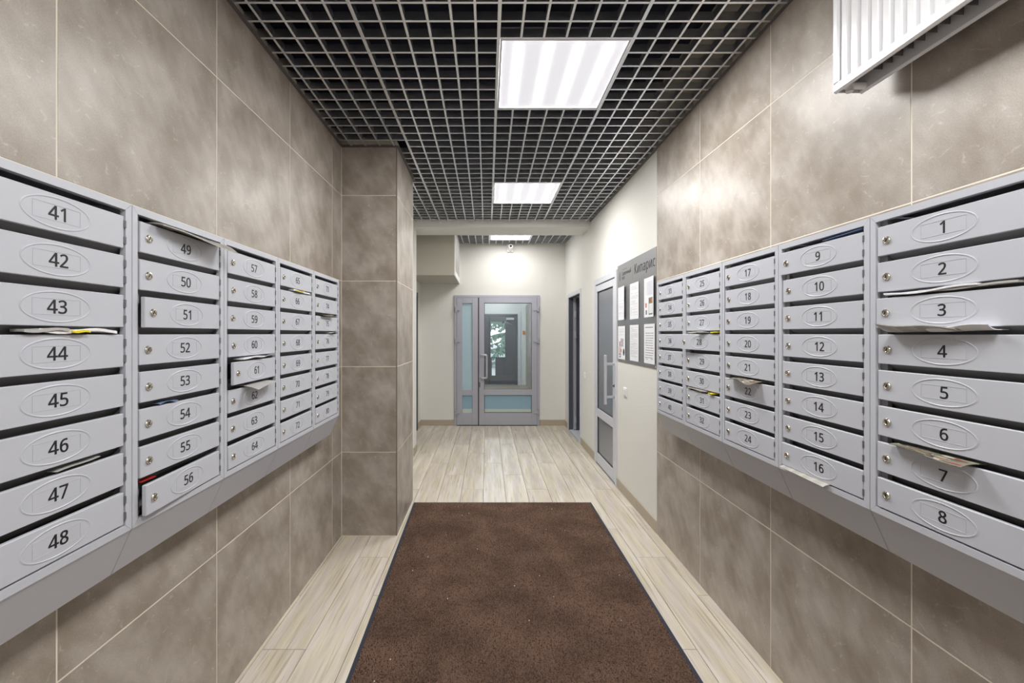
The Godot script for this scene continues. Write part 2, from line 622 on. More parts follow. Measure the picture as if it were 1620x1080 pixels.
func unit_body() -> ArrayMesh:
	var w := UW / 2
	var mesh := ArrayMesh.new()
	var g := Geo.new()
	# side sheets, seen as the profile (z, y)
	var prof := PackedVector2Array([Vector2(0, 0), Vector2(0.067, 0), Vector2(UD - 0.001, uy(-0.495)), Vector2(UD - 0.001, uy(0.327)), Vector2(0, uy(0.327))])
	for s in [-1, 1]:
		g.t = Transform3D(Basis(Vector3(0, 0, 1), Vector3.UP, Vector3(-1, 0, 0)), Vector3(s * w + (0.0012 if s > 0 else 0.0), 0, 0))
		g.prism(prof, 0.0, 0.0012) if s < 0 else g.prism(prof, 0.0012, 0.0024)
	g.t = Transform3D.IDENTITY
	var iw := w - 0.0012
	g.box(Vector3(-iw, uy(0.3258), 0), Vector3(iw, uy(0.327), UD - 0.001))
	# hopper under the doors: sloping front and flat foot
	g.t = Transform3D(Basis(Vector3(0, 0, 1), Vector3.UP, Vector3(-1, 0, 0)), Vector3.ZERO)
	g.prism(PackedVector2Array([Vector2(0, 0), Vector2(0.067, 0), Vector2(UD - 0.001, uy(-0.495)), Vector2(UD - 0.003, uy(-0.494)), Vector2(0.066, 0.002), Vector2(0, 0.002)]), -iw, iw)
	g.t = Transform3D.IDENTITY
	g.into(mesh, M.mailbox_paint)
	g = Geo.new()
	g.box(Vector3(-iw, 0.003, 0.0), Vector3(iw, uy(0.3255), 0.0012))
	for k in 8:
		var y := door_top(k) - DOOR_H + 0.004
		g.box(Vector3(-iw, y, 0.0012), Vector3(iw, y + 0.001, UD - 0.014))
	for k in range(1, 8):
		var y := door_top(k)
		g.quad(Vector3(-iw, y + 0.019, UD - 0.016), Vector3(iw, y + 0.019, UD - 0.016), Vector3(iw, y - 0.012, UD - 0.050), Vector3(-iw, y - 0.012, UD - 0.050), Vector3(0, -0.6, 0.8))
	# inner post on the lock side
	g.box(Vector3(-0.171, uy(-0.4775), UD - 0.026), Vector3(-0.150, uy(0.309), UD - 0.0135))
	g.into(mesh, M.mailbox_inside)
	return mesh


func unit_frame() -> ArrayMesh:
	var g := Geo.new()
	var w := UW / 2
	var y0 := uy(-0.495)
	var y1 := uy(0.327)
	var i := [Vector2(-w + 0.016, y0 + 0.0175), Vector2(w - 0.0175, y0 + 0.0175), Vector2(w - 0.0175, y1 - 0.018), Vector2(-w + 0.016, y1 - 0.018)]
	var o := [Vector2(-w, y0), Vector2(w, y0), Vector2(w, y1), Vector2(-w, y1)]
	var q := 0.0004 # open mitre
	for k in 4:
		var k2 := (k + 1) % 4
		var d: Vector2 = ((o[k2] - o[k]) as Vector2).normalized() * q
		g.prism(PackedVector2Array([o[k] + d, o[k2] - d, i[k2] - d, i[k] + d]), UD - 0.0009, UD + 0.0006)
		# flange turned into the box
		var nn := Vector2(-d.y, d.x).normalized() * 0.0012
		g.prism(PackedVector2Array([i[k], i[k2], i[k2] - nn, i[k] - nn]), UD - 0.014, UD - 0.0009)
	return g.mesh(M.mailbox_paint)


func door_mesh() -> ArrayMesh:
	# origin on the hinge line (right edge, bottom)
	var g := Geo.new()
	g.box(Vector3(-0.3325, 0, -0.011), Vector3(-0.0015, DOOR_H, 0), 0.0013)
	return g.mesh(M.mailbox_paint)


func plate_mesh() -> ArrayMesh:
	var g := Geo.new()
	# low rounded oval bead pressed out of the door
	var n := 56
	var q := 6
	var P := func(k: int, m: int) -> Vector3:
		var a := TAU * k / n
		var d := (float(m) / q - 0.5) * 0.0052
		return Vector3(cos(a) * (0.0725 + d), sin(a) * (0.0315 + d), 0.0014 * pow(cos((float(m) / q - 0.5) * PI), 2) + 0.00005)
	var N := func(k: int, m: int) -> Vector3:
		var a := TAU * k / n
		var u := float(m) / q - 0.5
		var sl := 0.0014 * PI / 0.0052 * sin(2.0 * PI * u)
		return Vector3(cos(a) * sl, sin(a) * sl, 1.0).normalized()
	for k in n:
		for m in q:
			g.squad(P.call(k, m), P.call(k + 1, m), P.call(k + 1, m + 1), P.call(k, m + 1), N.call(k, m), N.call(k + 1, m), N.call(k + 1, m + 1), N.call(k, m + 1))
	var hw := 0.050
	var hh := 0.0165
	var b := 0.0010
	for s in [-1, 1]:
		g.box(Vector3(-hw - b, s * hh - b / 2, 0.0), Vector3(hw + b, s * hh + b / 2, 0.0006), 0.00028)
		g.box(Vector3(s * hw - b / 2, -hh, 0.0), Vector3(s * hw + b / 2, hh, 0.0006), 0.00028)
	return g.mesh(M.mailbox_paint)


func lock_mesh(slot: Material) -> ArrayMesh:
	var mesh := ArrayMesh.new()
	var g := Geo.new()
	g.t = Transform3D(Basis(Vector3(1, 0, 0), Vector3(0, 0, 1), Vector3(0, -1, 0)), Vector3.ZERO)
	g.lathe([Vector2(0.0105, 0), Vector2(0.0105, 0.002), Vector2(0.0092, 0.0042), Vector2(0.0068, 0.0048), Vector2(0.0062, 0.0030), Vector2(0.0, 0.0030)], 20)
	g.into(mesh, M.lock_metal)
	g = Geo.new()
	g.box(Vector3(-0.0012, -0.0042, 0.0028), Vector3(0.0012, 0.0042, 0.0036))
	g.into(mesh, slot)
	return mesh


func hinge_mesh() -> ArrayMesh:
	var g := Geo.new()
	g.lathe([Vector2(0, -0.009), Vector2(0.0026, -0.009), Vector2(0.0026, 0.009), Vector2(0, 0.009)], 8)
	g.box(Vector3(-0.001, -0.009, -0.004), Vector3(0.004, 0.009, 0.0012))
	return g.mesh(M.hinge_metal)


func number_mesh(n: int) -> TextMesh:
	var tm := TextMesh.new()
	var f := SystemFont.new()
	f.font_names = PackedStringArray(["Droid Sans"])
	var fv := FontVariation.new()
	fv.base_font = f
	fv.variation_embolden = 0.35
	tm.text = str(n)
	tm.font = fv
	tm.font_size = 48
	tm.pixel_size = 0.0395 / 48
	tm.depth = 0.0004
	tm.curve_step = 1.5
	tm.material = M.number_ink
	return tm


func make_unit(first: int, at: Vector3, turn: float, label: String, group: String, open: Dictionary) -> Node3D:
	var u := thing("mailbox_unit", at, turn, label, "mailbox", group)
	if not cache.has("ubody"):
		cache.ubody = unit_body()
		cache.uframe = unit_frame()
		cache.udoor = door_mesh()
		cache.uplate = plate_mesh()
		cache.ulock = lock_mesh(M.lock_slot)
		cache.ulockr = lock_mesh(M.lock_slot_red)
		cache.ulockb = lock_mesh(M.lock_slot_blue)
		cache.uhinge = hinge_mesh()
	put("body", cache.ubody, u)
	put("frame", cache.uframe, u)
	for k in 8:
		var num := first + k
		var d := put("door", cache.udoor, u, Vector3(0.1675, door_top(k) - DOOR_H, UD - 0.0005))
		d.rotation.y = deg_to_rad(open.get(num, rng.randf_range(0.0, 0.5)))
		var cy := DOOR_H / 2
		put("number_plate", cache.uplate, d, Vector3(-0.1655, cy, 0.0))
		var nm := put("number", number_mesh(num), d, Vector3(-0.1645 + rng.randf_range(-0.002, 0.002), cy - 0.0005, 0.0003))
		nm.set_meta("label", "black number %d" % num)
		var lk: Mesh = cache.ulockr if num in [13, 14, 16, 11] else cache.ulockb if num in [12, 28] else cache.ulock
		var l := put("lock", lk, d, Vector3(-0.3045, cy, 0.0))
		l.rotation.z = rng.randf_range(-0.5, 0.5)
		for y in [0.020, 0.060]:
			put("hinge", cache.uhinge, d, Vector3(0.0, y, 0.0005))
	return u


# mail sticking out of the slot above door k of a unit (k = 8: under the last door); x0..x1 along the slot, out = how far, droop = metres down at the edge
func mail(unit: Node3D, k: int, x0: float, x1: float, out: float, droop: float, m: Material, called: String, label: String, category: String, skew := 0.0, lift := 0.0, wave := 0.004, sheets := 1):
	var y := (door_top(k) + 0.006) if k < 8 else uy(-0.4752)
	var g := Geo.new()
	var inside := 0.022 if k < 8 else 0.012
	var nx := 10
	var nz := 8
	var th := 0.0009 * sheets
	var cx := (x0 + x1) / 2
	var f := func(i: int, j: int, up: float) -> Vector3:
		var a := float(i) / nx
		var b := float(j) / nz
		var x: float = lerpf(x0, x1, a)
		var edge: float = out * (1.0 + skew * (a - 0.5) * 2.0)
		var z: float = lerpf(-inside, edge, b)
		var yy: float = lift * a
		var q: float = maxf(z, 0.0) / maxf(out, 0.001)
		yy -= droop * q * q
		yy += wave * sin(a * 7.0 + k) * clampf(0.25 + q, 0.0, 1.0)
		return Vector3(x - cx, yy + up, z)
	for i in nx:
		for j in nz:
			for s in 2:
				var up := th if s else 0.0
				var a: Vector3 = f.call(i, j, up)
				var b: Vector3 = f.call(i + 1, j, up)
				var c: Vector3 = f.call(i + 1, j + 1, up)
				var d: Vector3 = f.call(i, j + 1, up)
				g.quad(a, b, c, d, Vector3(0, 1 if s else -1, 0.02), Vector2(float(i) / nx, float(j) / nz), Vector2(float(i + 1) / nx, float(j) / nz), Vector2(float(i + 1) / nx, float(j + 1) / nz), Vector2(float(i) / nx, float(j + 1) / nz))
	for i in nx:
		g.quad(f.call(i, nz, 0.0), f.call(i + 1, nz, 0.0), f.call(i + 1, nz, th), f.call(i, nz, th), Vector3(0, 0, 1))
	for j in nz:
		g.quad(f.call(0, j, 0.0), f.call(0, j + 1, 0.0), f.call(0, j + 1, th), f.call(0, j, th), Vector3(-1, 0, 0))
		g.quad(f.call(nx, j, 0.0), f.call(nx, j + 1, 0.0), f.call(nx, j + 1, th), f.call(nx, j, th), Vector3(1, 0, 0))
	var o := put(called, g.mesh(m), self)
	o.transform = unit.transform * Transform3D(Basis.IDENTITY, Vector3(cx, y, UD + 0.0015))
	tag(o, label, category, "mail in the mailbox slots")
	return o


# ------------------------------------------------------------------ scene
func _ready():
	rng.seed = 7
	# camera: level, lens shifted so that the vanishing point is at (771, 528) of 1620 x 1080, focal length 675 px
	var cam := Camera3D.new()
	cam.name = "camera"
	cam.projection = Camera3D.PROJECTION_FRUSTUM
	cam.near = 0.05
	cam.far = 200.0
	cam.size = 0.05 * 1080.0 / 675.0
	cam.frustum_offset = Vector2(0.05 * 39.0 / 675.0, -0.05 * 12.0 / 675.0)
	add_child(cam)
	cam.position = Vector3(0, EYE, 0)
	cam.current = true

	var env := Environment.new()
	var sky := Sky.new()
	var sm := ProceduralSkyMaterial.new()
	sm.sky_top_color = Color(0.80, 0.86, 0.93)
	sm.sky_horizon_color = Color(0.92, 0.95, 0.98)
	sm.ground_bottom_color = Color(0.45, 0.46, 0.45)
	sm.ground_horizon_color = Color(0.80, 0.82, 0.82)
	sm.sun_angle_max = 0.0
	sky.sky_material = sm
	env.background_mode = Environment.BG_SKY
	env.sky = sky
	env.background_energy_multiplier = 2.6
	env.tonemap_mode = Environment.TONE_MAPPER_LINEAR
	env.tonemap_exposure = 1.36
	env.sdfgi_enabled = true
	env.ssao_enabled = true
	env.ssil_enabled = true
	var we := WorldEnvironment.new()
	we.name = "environment"
	we.environment = env
	add_child(we)

	make_materials()

	# ceiling lights: position of the centre, height of the glowing face
	ceiling_light(Vector3(0.35, H1, -2.19), "square ceiling light panel nearest the camera, large in view", 2.4)
	ceiling_light(Vector3(0.35, H1, -3.99), "square ceiling light panel just in front of the plaster beam", 2.2)
	ceiling_light(Vector3(0.33, H2, -6.01), "far ceiling light panel behind the beam, above the glazed door", 1.05)
	ceiling_light(Vector3(0.35, H1, -0.39), "square ceiling light panel straight above the camera", 2.0)
	ceiling_light(Vector3(0.35, H1, 1.41), "square ceiling light panel behind the camera", 2.0)

	build_shell()
	build_floor()
	build_ceiling()
	build_far_door()
	build_right_doors()
	build_vestibule()
	build_duct()
	build_mailboxes()
	build_mat()
	build_board()
	build_radiator()
	build_small()
	build_outside()


func ceiling_light(at: Vector3, label: String, energy: float):
	var o := thing("ceiling_light", at, 0, label, "light", "square ceiling lights")
	var h := 0.2975
	var g := Geo.new()
	var f := 0.016
	g.box(Vector3(-h, 0.0, -h), Vector3(h, 0.045, -h + f), 0.001)
	g.box(Vector3(-h, 0.0, h - f), Vector3(h, 0.045, h), 0.001)
	g.box(Vector3(-h, 0.0, -h + f), Vector3(-h + f, 0.045, h - f), 0.001)
	g.box(Vector3(h - f, 0.0, -h + f), Vector3(h, 0.045, h - f), 0.001)
	g.box(Vector3(-h, 0.045, -h), Vector3(h, 0.05, h))
	put("housing", g.mesh(M.light_housing), o)
	g = Geo.new()
	var d := h - f
	g.quad(Vector3(-d, 0.004, -d), Vector3(d, 0.004, -d), Vector3(d, 0.004, d), Vector3(-d, 0.004, d), Vector3(0, -1, 0), Vector2(0, 0), Vector2(1, 0), Vector2(1, 1), Vector2(0, 1))
	g.quad(Vector3(-d, 0.008, -d), Vector3(d, 0.008, -d), Vector3(d, 0.008, d), Vector3(-d, 0.008, d), Vector3(0, 1, 0), Vector2(0, 0), Vector2(0, 0), Vector2(0, 0), Vector2(0, 0))
	put("diffuser", g.mesh(M.light_diffuser), o)
	var a := AreaLight3D.new()
	a.name = "area_light"
	a.area_size = Vector2(2 * d, 2 * d)
	a.light_energy = energy
	a.light_color = Color(1.0, 0.992, 0.98)
	a.shadow_enabled = true
	a.set("area_range", 20.0)
	a.set("area_attenuation", 2.0)
	o.add_child(a)
	a.position = Vector3(0, 0.002, 0)
	a.rotation.x = -PI / 2


const YS := [0.0, 0.586, 1.186, 1.786, 2.386, 2.745]


func slab(called: String, boxes: Array, m: Material, label: String, category: String) -> MeshInstance3D:
	var g := Geo.new()
	for b in boxes:
		g.box(b[0], b[1])
	var o := put(called, g.mesh(m), self)
	tag(o, label, category, "", "structure")
	return o


func build_shell():
	var y1 := TOP
	# left wall: tiled as far as the pillar, plastered beyond
	var wl := slab("wall_left", [[Vector3(-1.25, -0.1, -3.0), Vector3(XL - 0.0006, y1, ZBACK)]], M.grout, "left wall clad in beige marble-look tiles behind the mailboxes", "wall")
	var xs := []
	for k in range(-5, 5):
		xs.append(1.014 + 0.6 * (k + 0.0))
	# along = -z: x runs with depth
	var cols := []
	for x in xs:
		if x > -1.75 and x < 2.99:
			cols.append(x)
	cols.push_front(-1.75)
	cols.append(2.992)
	tile_field(wl, Vector3(XL - 0.008, 0, 0), Vector3(0, 0, -1), Vector3(1, 0, 0), cols, YS, 41)
	var wl2 := slab("wall_left_plaster", [[Vector3(-1.25, -0.1, -5.42), Vector3(XLP, y1, -3.0)], [Vector3(-1.25, 2.02, -6.30), Vector3(XLP, y1, -5.42)], [Vector3(-1.25, -0.1, ZFAR - 0.15), Vector3(XLP, y1, -6.30)]], M.plaster, "white plastered stretch of the left wall past the pillar", "wall")

	# pillar
	var px1 := -0.634
	var pz0 := -2.993
	var pz1 := -3.63
	var p := slab("pillar", [[Vector3(XLP - 0.02, -0.1, pz1 + 0.0), Vector3(px1 - 0.0006, y1, pz0 - 0.0006)]], M.grout, "square pillar clad in dark beige marble-look tiles on the left", "pillar")
	tile_field(p, Vector3(XL, 0, pz0 - 0.008), Vector3(1, 0, 0), Vector3(0, 0, 1), [0.0, px1 - XL - 0.003], YS, 43)
	tile_field(p, Vector3(px1 - 0.008, 0, pz0 - 0.003), Vector3(0, 0, -1), Vector3(1, 0, 0), [0.0, pz0 - pz1 - 0.004], YS, 44)
	boxpart("corner_trim", Vector3(px1 - 0.0065, 0.0, pz0 - 0.0065), Vector3(px1 + 0.0008, H1, pz0 + 0.0008), M.edge_trim, p, 0.001)
	boxpart("end_trim", Vector3(px1 - 0.012, 0.0, pz1 - 0.008), Vector3(px1 + 0.0005, H1, pz1), M.plaster, p, 0.001)

	# right wall: plaster with a doorway, tiles near the camera
	var zt := -3.02
	var wr := slab("wall_right", [
		[Vector3(XR - 0.0069, -0.1, zt), Vector3(1.45, y1, ZBACK)]], M.grout, "right wall clad in beige marble-look tiles behind the mailboxes", "wall")
	cols = [-1.75]
	for k in range(-5, 4):
		var x := 1.206 + 0.6 * k
		if x > -1.75 and x < 2.9:
			cols.append(x)
	cols.append(3.018)
	# along = +z: x runs towards the camera
	var rev := []
	for i in cols.size():
		rev.append(3.02 - cols[cols.size() - 1 - i])
	tile_field(wr, Vector3(XR + 0.0005, 0, zt), Vector3(0, 0, 1), Vector3(-1, 0, 0), rev, YS, 47)
	slab("wall_right_plaster", [
		[Vector3(XR, -0.1, -3.955), Vector3(1.45, y1, zt)],
		[Vector3(XR + 0.09, -0.1, -4.765), Vector3(1.45, 2.015, -3.955)],
		[Vector3(XR, 2.015, -4.765), Vector3(1.45, y1, -3.955)],
		[Vector3(XR, -0.1, -5.53), Vector3(1.45, y1, -4.765)],
		[Vector3(XR, 1.955, -6.32), Vector3(1.45, y1, -5.53)],
		[Vector3(XR, -0.1, ZFAR - 0.15), Vector3(1.45, y1, -6.32)]], M.plaster, "white plastered stretch of the right wall with doors", "wall")

	# far wall with the glazed door, wall behind the camera
	slab("wall_far", [
		[Vector3(XLP, -0.1, ZFAR - 0.15), Vector3(-0.513, y1, ZFAR)],
		[Vector3(0.807, -0.1, ZFAR - 0.15), Vector3(XR, y1, ZFAR)],
		[Vector3(-0.513, 2.013, ZFAR - 0.15), Vector3(0.807, y1, ZFAR)]], M.plaster, "white plastered far wall around the glazed door", "wall")
	slab("wall_behind", [[Vector3(-1.25, -0.1, ZBACK), Vector3(1.45, y1, ZBACK + 0.15)]], M.plaster, "plastered wall behind the camera", "wall")

	# beam with its pier
	slab("ceiling_beam", [[Vector3(XLP, EYE + 1.244, -5.38), Vector3(XR, y1, -4.97)]], M.plaster, "plastered beam crossing the ceiling between two light panels", "beam")
	slab("wall_pier", [[Vector3(XLP, -0.05, -5.16), Vector3(-0.858, EYE + 1.244, -4.97)]], M.plaster, "narrow plastered pier under the beam, just past the pillar", "pier")

	# skirting
	var b := thing("baseboard_far", Vector3(0, 0, ZFAR), 0, "beige tile skirting under the far wall either side of the glazed door", "skirting", "", "structure")
	boxpart("skirting_tile", Vector3(XLP, 0, 0), Vector3(-0.515, 0.088, 0.010), M.skirting, b, 0.002)
	boxpart("skirting_tile", Vector3(0.81, 0, 0), Vector3(XR, 0.088, 0.010), M.skirting, b, 0.002)
	b = thing("baseboard_right", Vector3(XR, 0, 0), 0, "beige tile skirting along the right plaster wall between the doors", "skirting", "", "structure")
	for s in [[-3.95, -3.42], [-3.418, -3.022], [-5.48, -4.77], [ZFAR + 0.011, -6.385]]:
		boxpart("skirting_tile", Vector3(-0.010, 0, s[0]), Vector3(0, 0.088, s[1]), M.skirting, b, 0.002)
	b = thing("baseboard_left", Vector3(XLP, 0, 0), 0, "beige tile skirting along the left plaster wall past the pillar", "skirting", "", "structure")
	for s in [[-4.96, -3.64], [-5.37, -5.17], [ZFAR + 0.011, -6.36]]:
		boxpart("skirting_tile", Vector3(0, 0, s[0]), Vector3(0.010, 0.088, s[1]), M.skirting, b, 0.002)
	boxpart("skirting_tile", Vector3(0.178, 0, -5.16), Vector3(0.188, 0.088, -4.96), M.skirting, b, 0.002)
	boxpart("skirting_tile", Vector3(0, 0, -4.96), Vector3(0.188, 0.088, -4.95), M.skirting, b, 0.002)

	# door in the left wall, only its frame edge shows past the pillar
	var d := thing("door_1", Vector3(XLP, 0, -5.86), 0, "grey door in the left wall mostly hidden by the pillar", "door", "", "structure")
	boxpart("leaf", Vector3(-0.06, 0.005, -0.38), Vector3(-0.02, 1.96, 0.38), M.dark_door, d, 0.002)
	boxpart("jamb", Vector3(-0.07, 0.0, -0.44), Vector3(0.012, 2.02, -0.385), M.dark_door, d, 0.002)
	boxpart("jamb", Vector3(-0.07, 0.0, 0.385), Vector3(0.012, 2.02, 0.44), M.dark_door, d, 0.002)
	boxpart("head", Vector3(-0.07, 1.965, -0.385), Vector3(0.012, 2.02, 0.385), M.dark_door, d, 0.002)


func build_floor():
	var f := slab("floor", [[Vector3(-1.25, -0.1, ZFAR - 0.15), Vector3(1.45, -0.006, ZBACK)]], M.floor_joint, "floor of pale wood-look plank tiles", "floor")
	var r := RandomNumberGenerator.new()
	r.seed = 5
	var pw := 0.195
	var j := 0.0014
	for c in range(-6, 7):
		var x0 := -0.035 + pw * c
		var x1 := x0 + pw
		x0 = maxf(x0, XLP + 0.002)
		x1 = minf(x1, XR - 0.002)
		if x1 - x0 < 0.02:
			continue
		var d := 4.68 - 0.395 * posmod(c, 3) - 6.0 * 1.185 - 1.185
		while d < 6.6:
			var d0 := maxf(d, -1.74)
			var d1 := minf(d + 1.185, 6.598)
			d += 1.185
			if d1 - d0 < 0.02:
				continue
			var w := x1 - x0 - 2 * j
			var l := d1 - d0 - 2 * j
			var v := r.randi() % 5
			var key := "plank %.3f %.3f %d" % [w, l, v]
			if not cache.has(key):
				var g := Geo.new()
				var e := 0.0008
				var u0 := r.randf() * 0.35
				var f2 := func(x, z):
					return Vector2(u0 + (z / 1.185) * 0.6, v * 0.2 + 0.005 + (x + w / 2) / 0.195 * 0.19)
				var cx := [Vector2(-w / 2, 0), Vector2(w / 2, 0), Vector2(w / 2, -l), Vector2(-w / 2, -l)]
				var ci := [Vector2(-w / 2 + e, -e), Vector2(w / 2 - e, -e), Vector2(w / 2 - e, -l + e), Vector2(-w / 2 + e, -l + e)]
				var P := func(q: Vector2, y): return Vector3(q.x, y, q.y)
				g.quad(P.call(ci[0], 0.0), P.call(ci[1], 0.0), P.call(ci[2], 0.0), P.call(ci[3], 0.0), Vector3.UP, f2.call(ci[0].x, -ci[0].y), f2.call(ci[1].x, -ci[1].y), f2.call(ci[2].x, -ci[2].y), f2.call(ci[3].x, -ci[3].y))
				for k in 4:
					var k2 := (k + 1) % 4
					var nn: Vector3 = [Vector3(0, 0, 1), Vector3(1, 0, 0), Vector3(0, 0, -1), Vector3(-1, 0, 0)][k]
					var ua: Vector2 = f2.call(cx[k].x, -cx[k].y)
					var ub: Vector2 = f2.call(cx[k2].x, -cx[k2].y)
					g.quad(P.call(cx[k], -e), P.call(cx[k2], -e), P.call(ci[k2], 0.0), P.call(ci[k], 0.0), nn + Vector3.UP, ua, ub, ub, ua)
					g.quad(P.call(cx[k], -0.007), P.call(cx[k2], -0.007), P.call(cx[k2], -e), P.call(cx[k], -e), nn, ua, ub, ub, ua)
				cache[key] = g.mesh(M.wood_plank)
			put("plank", cache[key], f, Vector3((x0 + x1) / 2, 0, -d0 - j))


# a grille bar of bare metal with eased lower edges
func bar(lo: Vector3, hi: Vector3) -> ArrayMesh:
	var g := Geo.new()
	g.box(lo, hi, 0.0006)
	return g.mesh(M.grille_metal)


func slat_mesh(l: float, along_x: bool) -> ArrayMesh:
	var key := "slat %.3f %s" % [l, along_x]
	if not cache.has(key):
		var t := 0.0052
		cache[key] = bar(Vector3(0, 0, -t), Vector3(l, 0.038, t)) if along_x else bar(Vector3(-t, 0, 0), Vector3(t, 0.038, l))
	return cache[key]


func rail(called: String, lo: Vector3, hi: Vector3, parent: Node):
	var c := Vector3((lo.x + hi.x) / 2, lo.y, (lo.z + hi.z) / 2)
	put(called, bar(lo - c, hi - c), parent, c)


# one grille panel between rails: x0..x1, z0..z1 (z0 < z1); slats every 0.1 m counted from the module lines
func grille_panel(parent: Node, x0: float, x1: float, z0: float, z1: float, gx: float, gz: float, h: float, split: bool):
	var panel := Node3D.new()
	panel.name = "grille_panel"
	parent.add_child(panel, true)
	panel.position = Vector3(x0, h, z0)
	var strips := []
	for k in range(1, 6):
		var x := gx + 0.1 * k
		if x > x0 + 0.008 and x < x1 - 0.008:
			if split:
				put("slat", slat_mesh(z1 - z0, false), panel, Vector3(x - x0, 0, 0))
			else:
				strips.append([x, true])
		var z := gz + 0.1 * k
		if z > z0 + 0.008 and z < z1 - 0.008:
			if split:
				put("slat", slat_mesh(x1 - x0, true), panel, Vector3(0, 0.0004, z - z0))
			else:
				strips.append([z, false])
	if strips.size():
		var g := Geo.new()
		for q in strips:
			var lo := Vector3(q[0] - x0 - 0.0052, 0, 0) if q[1] else Vector3(0, 0.0004, q[0] - z0 - 0.0052)
			var hi := Vector3(q[0] - x0 + 0.0052, 0.038, z1 - z0) if q[1] else Vector3(x1 - x0, 0.038, q[0] - z0 + 0.0052)
			g.box(lo, hi)
		put("slats", g.mesh(M.grille_metal), panel).set_meta("kind", "stuff")


func build_ceiling():
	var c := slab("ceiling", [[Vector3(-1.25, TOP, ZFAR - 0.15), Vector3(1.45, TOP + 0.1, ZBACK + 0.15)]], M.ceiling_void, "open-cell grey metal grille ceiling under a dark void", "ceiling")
	# dark painted faces of the void above the grille
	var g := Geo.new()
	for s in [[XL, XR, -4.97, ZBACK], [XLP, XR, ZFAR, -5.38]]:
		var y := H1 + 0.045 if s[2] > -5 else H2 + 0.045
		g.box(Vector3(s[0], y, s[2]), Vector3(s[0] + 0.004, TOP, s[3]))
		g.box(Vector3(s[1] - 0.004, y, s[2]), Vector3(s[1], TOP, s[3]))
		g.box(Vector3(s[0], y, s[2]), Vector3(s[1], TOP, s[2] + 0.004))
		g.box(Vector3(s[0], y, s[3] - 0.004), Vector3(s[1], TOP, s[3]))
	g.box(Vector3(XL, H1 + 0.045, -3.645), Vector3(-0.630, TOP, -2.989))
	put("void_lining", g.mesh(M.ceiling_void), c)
	var xs := [XL + 0.002, -0.55, 0.05, 0.65, XR - 0.002]
	var gxs := [-1.15, -0.55, 0.05, 0.65]
	var rw := 0.0075
	# rows of modules, counted from z = -1.89
	for r in range(-6, 6):
		var za := -1.89 - 0.6 * (r + 1)
		var zb := -1.89 - 0.6 * r
		var z0 := maxf(za, -4.968)
		var z1 := minf(zb, ZBACK - 0.002)
		if z1 - z0 < 0.03:
			continue
		for i in 4:
			if i == 2 and (r == 0 or r == 3 or r == -3):
				continue
			var x0: float = xs[i]
			var x1: float = xs[i + 1]
			if i == 0 and r == 4: pass
			var pillar: bool = i == 0 and z0 < -2.99 and z1 > -3.64
			if pillar:
				if z1 > -2.99:
					grille_panel(c, x0, x1, -2.990, z1, gxs[i], za, H1, r >= -1)
				grille_panel(c, -0.632, x1, maxf(z0, -3.64), minf(z1, -2.990), gxs[i], za, H1, r >= -1)
				if z0 < -3.65:
					grille_panel(c, x0, x1, z0, -3.64, gxs[i], za, H1, r >= -1)
			else:
				grille_panel(c, x0, x1, z0, z1, gxs[i], za, H1, r >= -1)
		# cross rail at zb, in pieces
		if zb < ZBACK - 0.01:
			for i in 4:
				var x0: float = xs[i]
				if i == 0 and zb < -2.98 and zb > -3.65:
					x0 = -0.632
				rail("cross_rail", Vector3(x0 + 0.004, H1 - 0.0015, zb - 0.0055), Vector3(xs[i + 1] - 0.004, H1 + 0.038, zb + 0.0055), c)
	for x in [-0.55, 0.05, 0.65]:
		rail("main_rail", Vector3(x - rw, H1 - 0.002, -4.968), Vector3(x + rw, H1 + 0.038, ZBACK - 0.002), c)
	# angle trims along the walls
	var a := 0.019
	for s in [[Vector3(XL, H1 - 0.003, -2.99), Vector3(XL + a, H1 + 0.0, ZBACK)], [Vector3(XR - a, H1 - 0.003, -4.968), Vector3(XR, H1, ZBACK)], [Vector3(XL + a, H1 - 0.003, -2.992), Vector3(-0.634, H1, -2.992 + a)], [Vector3(-0.634, H1 - 0.003, -3.64), Vector3(-0.634 + a, H1, -2.973)]]:
		boxpart("wall_angle", s[0], s[1], M.angle_metal, c, 0.0005)
		var lo: Vector3 = s[0]
		var hi: Vector3 = s[1]
	# section past the beam
	var fx := [-0.44, 0.03, 0.63, XR - 0.002]
	var fg := [-0.57, 0.03, 0.63]
	for r in range(-1, 2):
		var za := -6.31 - 0.6 * r
		var z0 := maxf(za, ZFAR + 0.002)
		var z1 := minf(za + 0.6, -5.382)
		if z1 - z0 < 0.03:
			continue
		for i in 3:
			if i == 1 and r == 0:
				continue
			grille_panel(c, fx[i], fx[i + 1], z0, z1, fg[i], za, H2, false)
		if za > ZFAR:
			rail("cross_rail", Vector3(-0.44, H2 - 0.0015, za - 0.0055), Vector3(XR - 0.002, H2 + 0.038, za + 0.0055), c)
	rail("cross_rail", Vector3(-0.44, H2 - 0.0015, -5.7155), Vector3(XR - 0.002, H2 + 0.038, -5.7045), c)
	for x in [0.03, 0.63]:
		rail("main_rail", Vector3(x - rw, H2 - 0.002, ZFAR + 0.002), Vector3(x + rw, H2 + 0.038, -5.382), c)


func ring(lo: Vector2, hi: Vector2, l: float, r: float, b: float, t: float, z0: float, z1: float, bev := 0.002) -> Geo:
	# rectangular frame in the (x, y) plane with side widths left, right, bottom, top
	var g := Geo.new()
	g.box(Vector3(lo.x, lo.y, z0), Vector3(lo.x + l, hi.y, z1), bev)
	g.box(Vector3(hi.x - r, lo.y, z0), Vector3(hi.x, hi.y, z1), bev)
	g.box(Vector3(lo.x + l, lo.y, z0), Vector3(hi.x - r, lo.y + b, z1), bev)
	g.box(Vector3(lo.x + l, hi.y - t, z0), Vector3(hi.x - r, hi.y, z1), bev)
	return g


